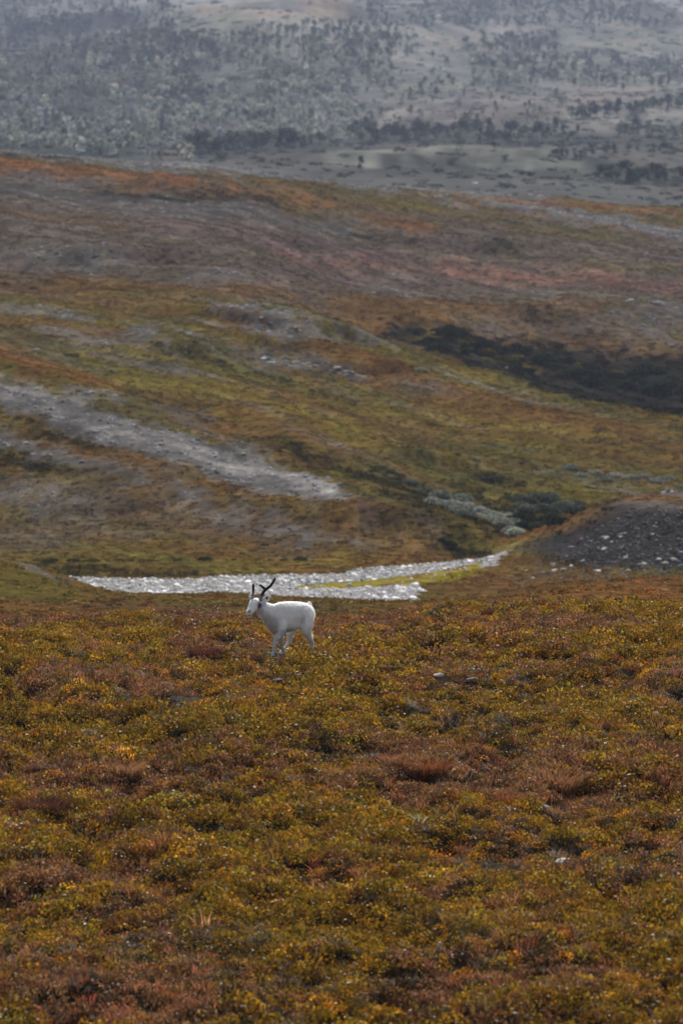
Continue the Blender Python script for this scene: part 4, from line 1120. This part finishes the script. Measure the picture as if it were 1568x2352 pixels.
chains.append(([(-.235, .20, .665, .125, .235), (-.30, .25, .71, .105, .19), (-.37, .29, .765, .088, .155), (-.44, .32, .825, .076, .122), (-.495, .33, .88, .070, .098), (-.52, .33, .91, .06, .08)], (ST, CT, 0)))
chains.append(([(-.515, .29, .905, .055, .060), (-.53, .335, .912, .080, .080), (-.562, .395, .892, .092, .094), (-.588, .445, .855, .080, .084), (-.612, .495, .812, .063, .066), (-.632, .53, .782, .056, .058), (-.648, .56, .757, .055, .054), (-.656, .578, .745, .046, .044)], (.92, .40, 0)))
# ears, flat leaf-shaped
chains.append(([(-.45, .335, .90, .036, .024), (-.415, .335, .945, .058, .022), (-.368, .33, .99, .052, .018), (-.330, .325, 1.02, .032, .013), (-.310, .322, 1.035, .014, .009)], (.55, .2, -.75)))
chains.append(([(-.585, .31, .93, .028, .022), (-.622, .30, .972, .038, .020), (-.642, .295, 1.005, .026, .014), (-.650, .292, 1.02, .012, .009)], (.7, .3, .3)))
def leg(pts, side=(1, 0, 0)): chains.append(([(a, b, c, d * (.92 if c < .36 else .97), d * e * (.92 if c < .36 else .97)) for a, b, c, d, e in pts], side))
leg([(-.15, .16, .70, .08, .9), (-.15, .20, .62, .095, .9), (-.14, .25, .53, .095, .85), (-.135, .275, .44, .076, .9), (-.185, .31, .385, .060, .9), (-.232, .335, .335, .047, 1), (-.243, .338, .29, .040, 1), (-.252, .335, .21, .031, 1), (-.257, .332, .14, .029, 1), (-.265, .332, .09, .036, 1), (-.275, .34, .045, .036, 1), (-.283, .348, .012, .040, 1)])
leg([(-.20, .10, .58, .09, .9), (-.18, .10, .45, .075, .9), (-.165, .09, .37, .056, .9), (-.155, .06, .27, .042, 1), (-.142, .035, .20, .031, 1), (-.122, .005, .13, .029, 1), (-.108, -.015, .085, .034, 1), (-.100, -.03, .03, .036, 1)])
leg([(.21, -.12, .70, .12, .9), (.235, -.10, .60, .135, .8), (.24, -.06, .50, .115, .8), (.255, -.07, .42, .088, .9), (.285, -.11, .345, .060, 1), (.318, -.145, .275, .045, 1), (.333, -.158, .235, .041, 1), (.342, -.16, .18, .033, 1), (.350, -.158, .11, .029, 1), (.357, -.155, .07, .033, 1), (.364, -.15, .015, .036, 1)])
leg([(.12, -.27, .62, .12, .8), (.04, -.24, .50, .10, .85), (-.005, -.23, .41, .075, .9), (-.015, -.255, .32, .050, 1), (-.028, -.27, .25, .041, 1), (-.065, -.24, .19, .032, 1), (-.115, -.20, .13, .029, 1), (-.145, -.17, .095, .033, 1), (-.185, -.13, .035, .034, 1)])
chains.append(([(.27, -.235, .865, .035, .04), (.295, -.255, .845, .034, .036), (.315, -.27, .80, .026, .028), (.32, -.275, .765, .012, .014)], (ST, CT, 0)))
V, F = [], []
for st, sd_ in chains:
    v, f = loft(st, sd_); b = len(V); V += v; F += [tuple(i + b for i in q) for q in f]
tm = bpy.data.meshes.new('reindeer_loft'); tm.from_pydata([tuple(v) for v in V], [], F); tm.update()
import bmesh
bm = bmesh.new(); bm.from_mesh(tm); bmesh.ops.recalc_face_normals(bm, faces=bm.faces); bm.to_mesh(tm); bm.free()
to = bpy.data.objects.new('reindeer_loft', tm); COL.objects.link(to)
md = to.modifiers.new('r', 'REMESH'); md.mode = 'VOXEL'; md.voxel_size = .0095; md.use_smooth_shade = True
md = to.modifiers.new('s', 'SMOOTH'); md.factor = .5; md.iterations = 10
dg = bpy.context.evaluated_depsgraph_get(); dg.update()
body_me = bpy.data.meshes.new_from_object(to.evaluated_get(dg)); body_me.name = 'reindeer_body'
bpy.data.objects.remove(to); bpy.data.meshes.remove(tm)
nv = len(body_me.vertices)
co = np.zeros(nv * 3, np.float32); body_me.vertices.foreach_get('co', co); co = co.reshape(-1, 3)
no = np.zeros(nv * 3, np.float32); body_me.vertices.foreach_get('normal', no); no = no.reshape(-1, 3)
# coat ripple
co += no * (0.011 * sstep(.36, .5, co[:, 2]) * sstep(-.47, -.40, co[:, 0]) * fbm(co[:, 0] * 8 - co[:, 1] * 6, co[:, 2] * 5 + co[:, 0] * 2, 905, 2))[:, None]
co += no * (0.004 * fbm(co[:, 0] * 30 + co[:, 1] * 14, co[:, 2] * 16, 900, 3))[:, None]
body_me.vertices.foreach_set('co', co.ravel())
Q = np.stack([co[:, 0], -co[:, 1], co[:, 2]], 1)
coat = np.full((nv, 3), .90) * (1 + .17 * fbm(Q[:, 0] * 14 + Q[:, 1] * 8 + Q[:, 2] * 6, Q[:, 2] * 9 - Q[:, 0] * 4, 901, 4))[:, None]
def dab(c, rad, val, k=1.0, an=(1, 1, 1)):
    d = np.sqrt((((Q - np.array(c)) / np.array(an)) ** 2).sum(1)); wg = k * (1 - sstep(rad * .5, rad, d))
    coat[:] = coat * (1 - wg[:, None]) + np.minimum(coat, np.array(val)[None, :]) * wg[:, None]
dab((-.49, .43, .872), .072, (.13, .125, .13)); dab((-.655, .42, .885), .055, (.16, .16, .16))
dab((-.47, .40, .79), .075, (.38, .38, .39), .7); dab((-.44, .36, .87), .06, (.42, .42, .43), .6)
dab((-.475, .35, .965), .05, (.33, .33, .34), .8); dab((-.59, .33, .985), .045, (.36, .36, .37), .8)
dab((-.642, .585, .785), .038, (.26, .25, .26), .85); dab((-.615, .55, .755), .035, (.30, .30, .31), .7); dab((-.65, .585, .722), .03, (.13, .12, .12), .8, (1.6, 1, .45))
dab((-.57, .42, .955), .05, (.5, .5, .52), .6); dab((-.37, .345, .985), .027, (.05, .045, .045), .95, (1, 1.2, 1.3)); dab((-.628, .31, .98), .02, (.25, .25, .25), .7)
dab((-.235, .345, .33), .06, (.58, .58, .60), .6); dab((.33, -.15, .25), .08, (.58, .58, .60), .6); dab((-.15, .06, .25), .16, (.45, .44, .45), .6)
dab((-.33, .33, .56), .20, (.46, .46, .47), .7); dab((-.40, .38, .70), .12, (.52, .52, .53), .6); dab((.20, .05, .60), .09, (.55, .55, .56), .5, (.7, 1, 1.6)); dab((-.05, .2, .42), .30, (.40, .40, .41), .75, (1.2, 1, .35))  # grey mane; shading of neck, thigh groove and belly painted in
low = 1 - sstep(.12, .55, Q[:, 2]); coat *= (1 - .34 * low)[:, None]  # greyer legs, and body shading painted darker low down
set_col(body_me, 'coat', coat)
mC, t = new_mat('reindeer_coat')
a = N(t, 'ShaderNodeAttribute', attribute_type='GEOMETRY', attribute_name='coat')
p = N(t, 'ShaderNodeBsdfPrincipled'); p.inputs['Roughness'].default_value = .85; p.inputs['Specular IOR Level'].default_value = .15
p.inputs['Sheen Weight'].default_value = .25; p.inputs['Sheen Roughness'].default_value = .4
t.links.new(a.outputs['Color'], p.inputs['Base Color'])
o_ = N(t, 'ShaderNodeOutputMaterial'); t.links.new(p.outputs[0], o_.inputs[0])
mF, t = new_mat('reindeer_fur')
a = N(t, 'ShaderNodeAttribute', attribute_type='GEOMETRY', attribute_name='coat')
d = N(t, 'ShaderNodeBsdfDiffuse'); tr = N(t, 'ShaderNodeBsdfTranslucent'); mx = N(t, 'ShaderNodeMixShader'); mx.inputs[0].default_value = .65
t.links.new(a.outputs['Color'], d.inputs[0]); t.links.new(a.outputs['Color'], tr.inputs[0]); t.links.new(d.outputs[0], mx.inputs[1]); t.links.new(tr.outputs[0], mx.inputs[2])
o_ = N(t, 'ShaderNodeOutputMaterial'); t.links.new(mx.outputs[0], o_.inputs[0])
def plain(name, rgb, rough=.7):
    m, t = new_mat(name); p = N(t, 'ShaderNodeBsdfPrincipled'); p.inputs['Base Color'].default_value = (*rgb, 1); p.inputs['Roughness'].default_value = rough
    tc = N(t, 'ShaderNodeTexCoord'); nz = N(t, 'ShaderNodeTexNoise'); nz.inputs['Scale'].default_value = 60
    t.links.new(tc.outputs['Object'], nz.inputs['Vector'])
    rp = N(t, 'ShaderNodeValToRGB'); rp.color_ramp.elements[0].color = (*[v * .7 for v in rgb], 1); rp.color_ramp.elements[1].color = (*[min(1, v * 1.3) for v in rgb], 1)
    t.links.new(nz.outputs[0], rp.inputs[0]); t.links.new(rp.outputs[0], p.inputs['Base Color'])
    o = N(t, 'ShaderNodeOutputMaterial'); t.links.new(p.outputs[0], o.inputs[0]); return m
mEye = plain('eye_dark', (.008, .007, .006), .15); mHoof = plain('hoof_horn', (.05, .045, .04), .5)
root = empty('reindeer', (-.805, 90.0, float(height(-.805, 90.0)) + .015))
tag(root, 'white young reindeer with two dark velvet antlers walking left over the autumn heath', 'reindeer')
body_me.materials.clear(); body_me.materials.append(mC)
body = add_obj('body', body_me, None, root)
# short fur standing off the coat
me = body_me; tri = []
npoly = len(me.polygons); cen = np.zeros(npoly * 3, np.float32); me.polygons.foreach_get('center', cen); cen = cen.reshape(-1, 3)
nrm = np.zeros(npoly * 3, np.float32); me.polygons.foreach_get('normal', nrm); nrm = nrm.reshape(-1, 3)
lv = np.zeros(npoly, np.int32); me.polygons.foreach_get('loop_start', lv); li = np.zeros(len(me.loops), np.int32); me.loops.foreach_get('vertex_index', li)
pick = RNG.integers(0, npoly, 26000)
c0 = cen[pick] + RNG.normal(0, .003, (len(pick), 3)); n0 = nrm[pick]
n0 = n0 / np.linalg.norm(n0, axis=1, keepdims=True)
lay_ = np.array([.55, .25, -.75])                        # hair lies back and down
hd = n0 * .75 + lay_ * .75 + RNG.normal(0, .22, n0.shape); hd /= np.linalg.norm(hd, axis=1, keepdims=True)
ln = (.006 + .009 * RNG.random((len(pick), 1))) * np.where((c0[:, 2:3] > .72) & (c0[:, 0:1] < -.47), .35, 1.0) * np.where(c0[:, 2:3] < .33, .6, 1.0) * np.where((c0[:, 2:3] < .75) & (c0[:, 0:1] < -.22) & (c0[:, 2:3] > .36), 2.2, 1.0) * np.where(c0[:, 0:1] > .27, 1.6, 1.0)
sdv = np.cross(hd, RNG.normal(size=hd.shape)); sdv /= np.linalg.norm(sdv, axis=1, keepdims=True)
FV = np.stack([c0 - sdv * .0016, c0 + sdv * .0016, c0 + hd * ln], 1).reshape(-1, 3)
fm = mesh_np('fur', FV, None, np.arange(len(FV)).reshape(-1, 3)); set_col(fm, 'coat', np.repeat(np.minimum(coat[li[lv[pick]]] * 1.04, .9), 3, 0))
add_obj('fur', fm, mF, root)
# antlers in velvet
mV, t = new_mat('antler_velvet')
a = N(t, 'ShaderNodeAttribute', attribute_type='GEOMETRY', attribute_name='coat')
p = N(t, 'ShaderNodeBsdfPrincipled'); p.inputs['Roughness'].default_value = .9; p.inputs['Specular IOR Level'].default_value = .1
p.inputs['Sheen Weight'].default_value = .08
t.links.new(a.outputs['Color'], p.inputs['Base Color']); o_ = N(t, 'ShaderNodeOutputMaterial'); t.links.new(p.outputs[0], o_.inputs[0])
def antler(chs, zg):
    V, F = [], []
    p0 = chs[0][0]
    for st in chs:
        v, f = loft([(p0[0] + (a - p0[0]) * ASC, p0[1] + (b - p0[1]) * ASC, p0[2] + (c - p0[2]) * ASC, d * 1.2, d * 1.2) for a, b, c, d in st], (1, .3, .1), 10); b = len(V); V += v; F += [tuple(i + b for i in q) for q in f]
    V = np.array([tuple(v) for v in V]); m = bpy.data.meshes.new('antler'); m.from_pydata(V.tolist(), [], F); m.update()
    m.polygons.foreach_set('use_smooth', np.ones(len(m.polygons), bool))
    k = sstep(zg, zg + .05, V[:, 2])[:, None]; set_col(m, 'coat', np.array([[.26, .26, .27]]) * (1 - k) + np.array([[.020, .015, .014]]) * k)
    return add_obj('antler', m, mV, root)
ASC = 1.12
antler([[(-.478, .36, .94, .028), (-.468, .36, .985, .024), (-.448, .35, 1.03, .021), (-.425, .34, 1.07, .020), (-.403, .33, 1.098, .022), (-.372, .315, 1.118, .019), (-.335, .30, 1.145, .018), (-.305, .285, 1.185, .018), (-.282, .27, 1.225, .018), (-.268, .26, 1.253, .014)],
        [(-.403, .33, 1.095, .018), (-.425, .36, 1.12, .017), (-.455, .39, 1.148, .015), (-.482, .415, 1.168, .012)]], .985)
ASC = 1.12
antler([[(-.583, .34, .945, .024), (-.588, .335, 1.0, .019), (-.588, .325, 1.06, .016), (-.584, .315, 1.11, .017), (-.586, .305, 1.15, .017), (-.588, .30, 1.178, .013)]], 1.045)
def ball(name, c, r, mat, sq=(1, 1, 1)):
    bm = bmesh.new(); bmesh.ops.create_uvsphere(bm, u_segments=14, v_segments=10, radius=r)
    for v in bm.verts: v.co = Vector((v.co.x * sq[0], v.co.y * sq[1], v.co.z * sq[2]))
    m = bpy.data.meshes.new(name); bm.to_mesh(m); bm.free(); m.polygons.foreach_set('use_smooth', np.ones(len(m.polygons), bool))
    o = add_obj(name, m, mat, root); o.location = b2w(c); return o
ball('eye', (-.484, .428, .880), .019, mEye, (1, .8, .85)); ball('eye', (-.650, .425, .887), .016, mEye, (.8, .8, .9))
ball('nostril', (-.622, .588, .768), .010, mEye, (1.2, .6, .7)); ball('nostril', (-.672, .592, .764), .009, mEye, (.9, .6, .7))
def hoof(c, az):
    V, F = [], []
    for s in (-1, 1):                                   # two toes
        v, f = loft([(-.004, s * .018, .062, .020, .017), (-.016, s * .020, .035, .024, .018), (-.034, s * .022, .008, .028, .019), (-.046, s * .020, .0, .018, .010)], (0, 1, 0), 8)
        b = len(V); V += v; F += [tuple(i + b for i in q) for q in f]
    m = bpy.data.meshes.new('hoof'); m.from_pydata([tuple(v) for v in V], [], F); m.update()
    o = add_obj('hoof', m, mHoof, root); o.location = b2w(c); o.rotation_euler = (0, 0, az); return o
hoof((-.275, .345, .0), .66); hoof((-.100, -.03, .02), .66); hoof((.362, -.15, .0), .66); hoof((-.19, -.13, .015), .66)

# ------------------------------------------------------------------ the air: haze over the valley
bm = bmesh.new(); bmesh.ops.create_cube(bm, size=1.0)
hm = bpy.data.meshes.new('haze')
x0, x1, y0, y1, z0, z1 = -1500, 1500, -80, 9150, float(ZG.min()) - 1.5, float(ZG.max()) + 22
for v in bm.verts: v.co = Vector(((x0 + x1) / 2 + v.co.x * (x1 - x0), (y0 + y1) / 2 + v.co.y * (y1 - y0), (z0 + z1) / 2 + v.co.z * (z1 - z0)))
bm.to_mesh(hm); bm.free()
mH, t = new_mat('haze_air')
v = N(t, 'ShaderNodeVolumePrincipled'); v.inputs['Color'].default_value = (.60, .70, .98, 1); v.inputs['Density'].default_value = 0.8e-4
v.inputs['Anisotropy'].default_value = 0.2
o_ = N(t, 'ShaderNodeOutputMaterial'); t.links.new(v.outputs[0], o_.inputs['Volume'])
tag(add_obj('haze', hm, mH), kind='stuff')
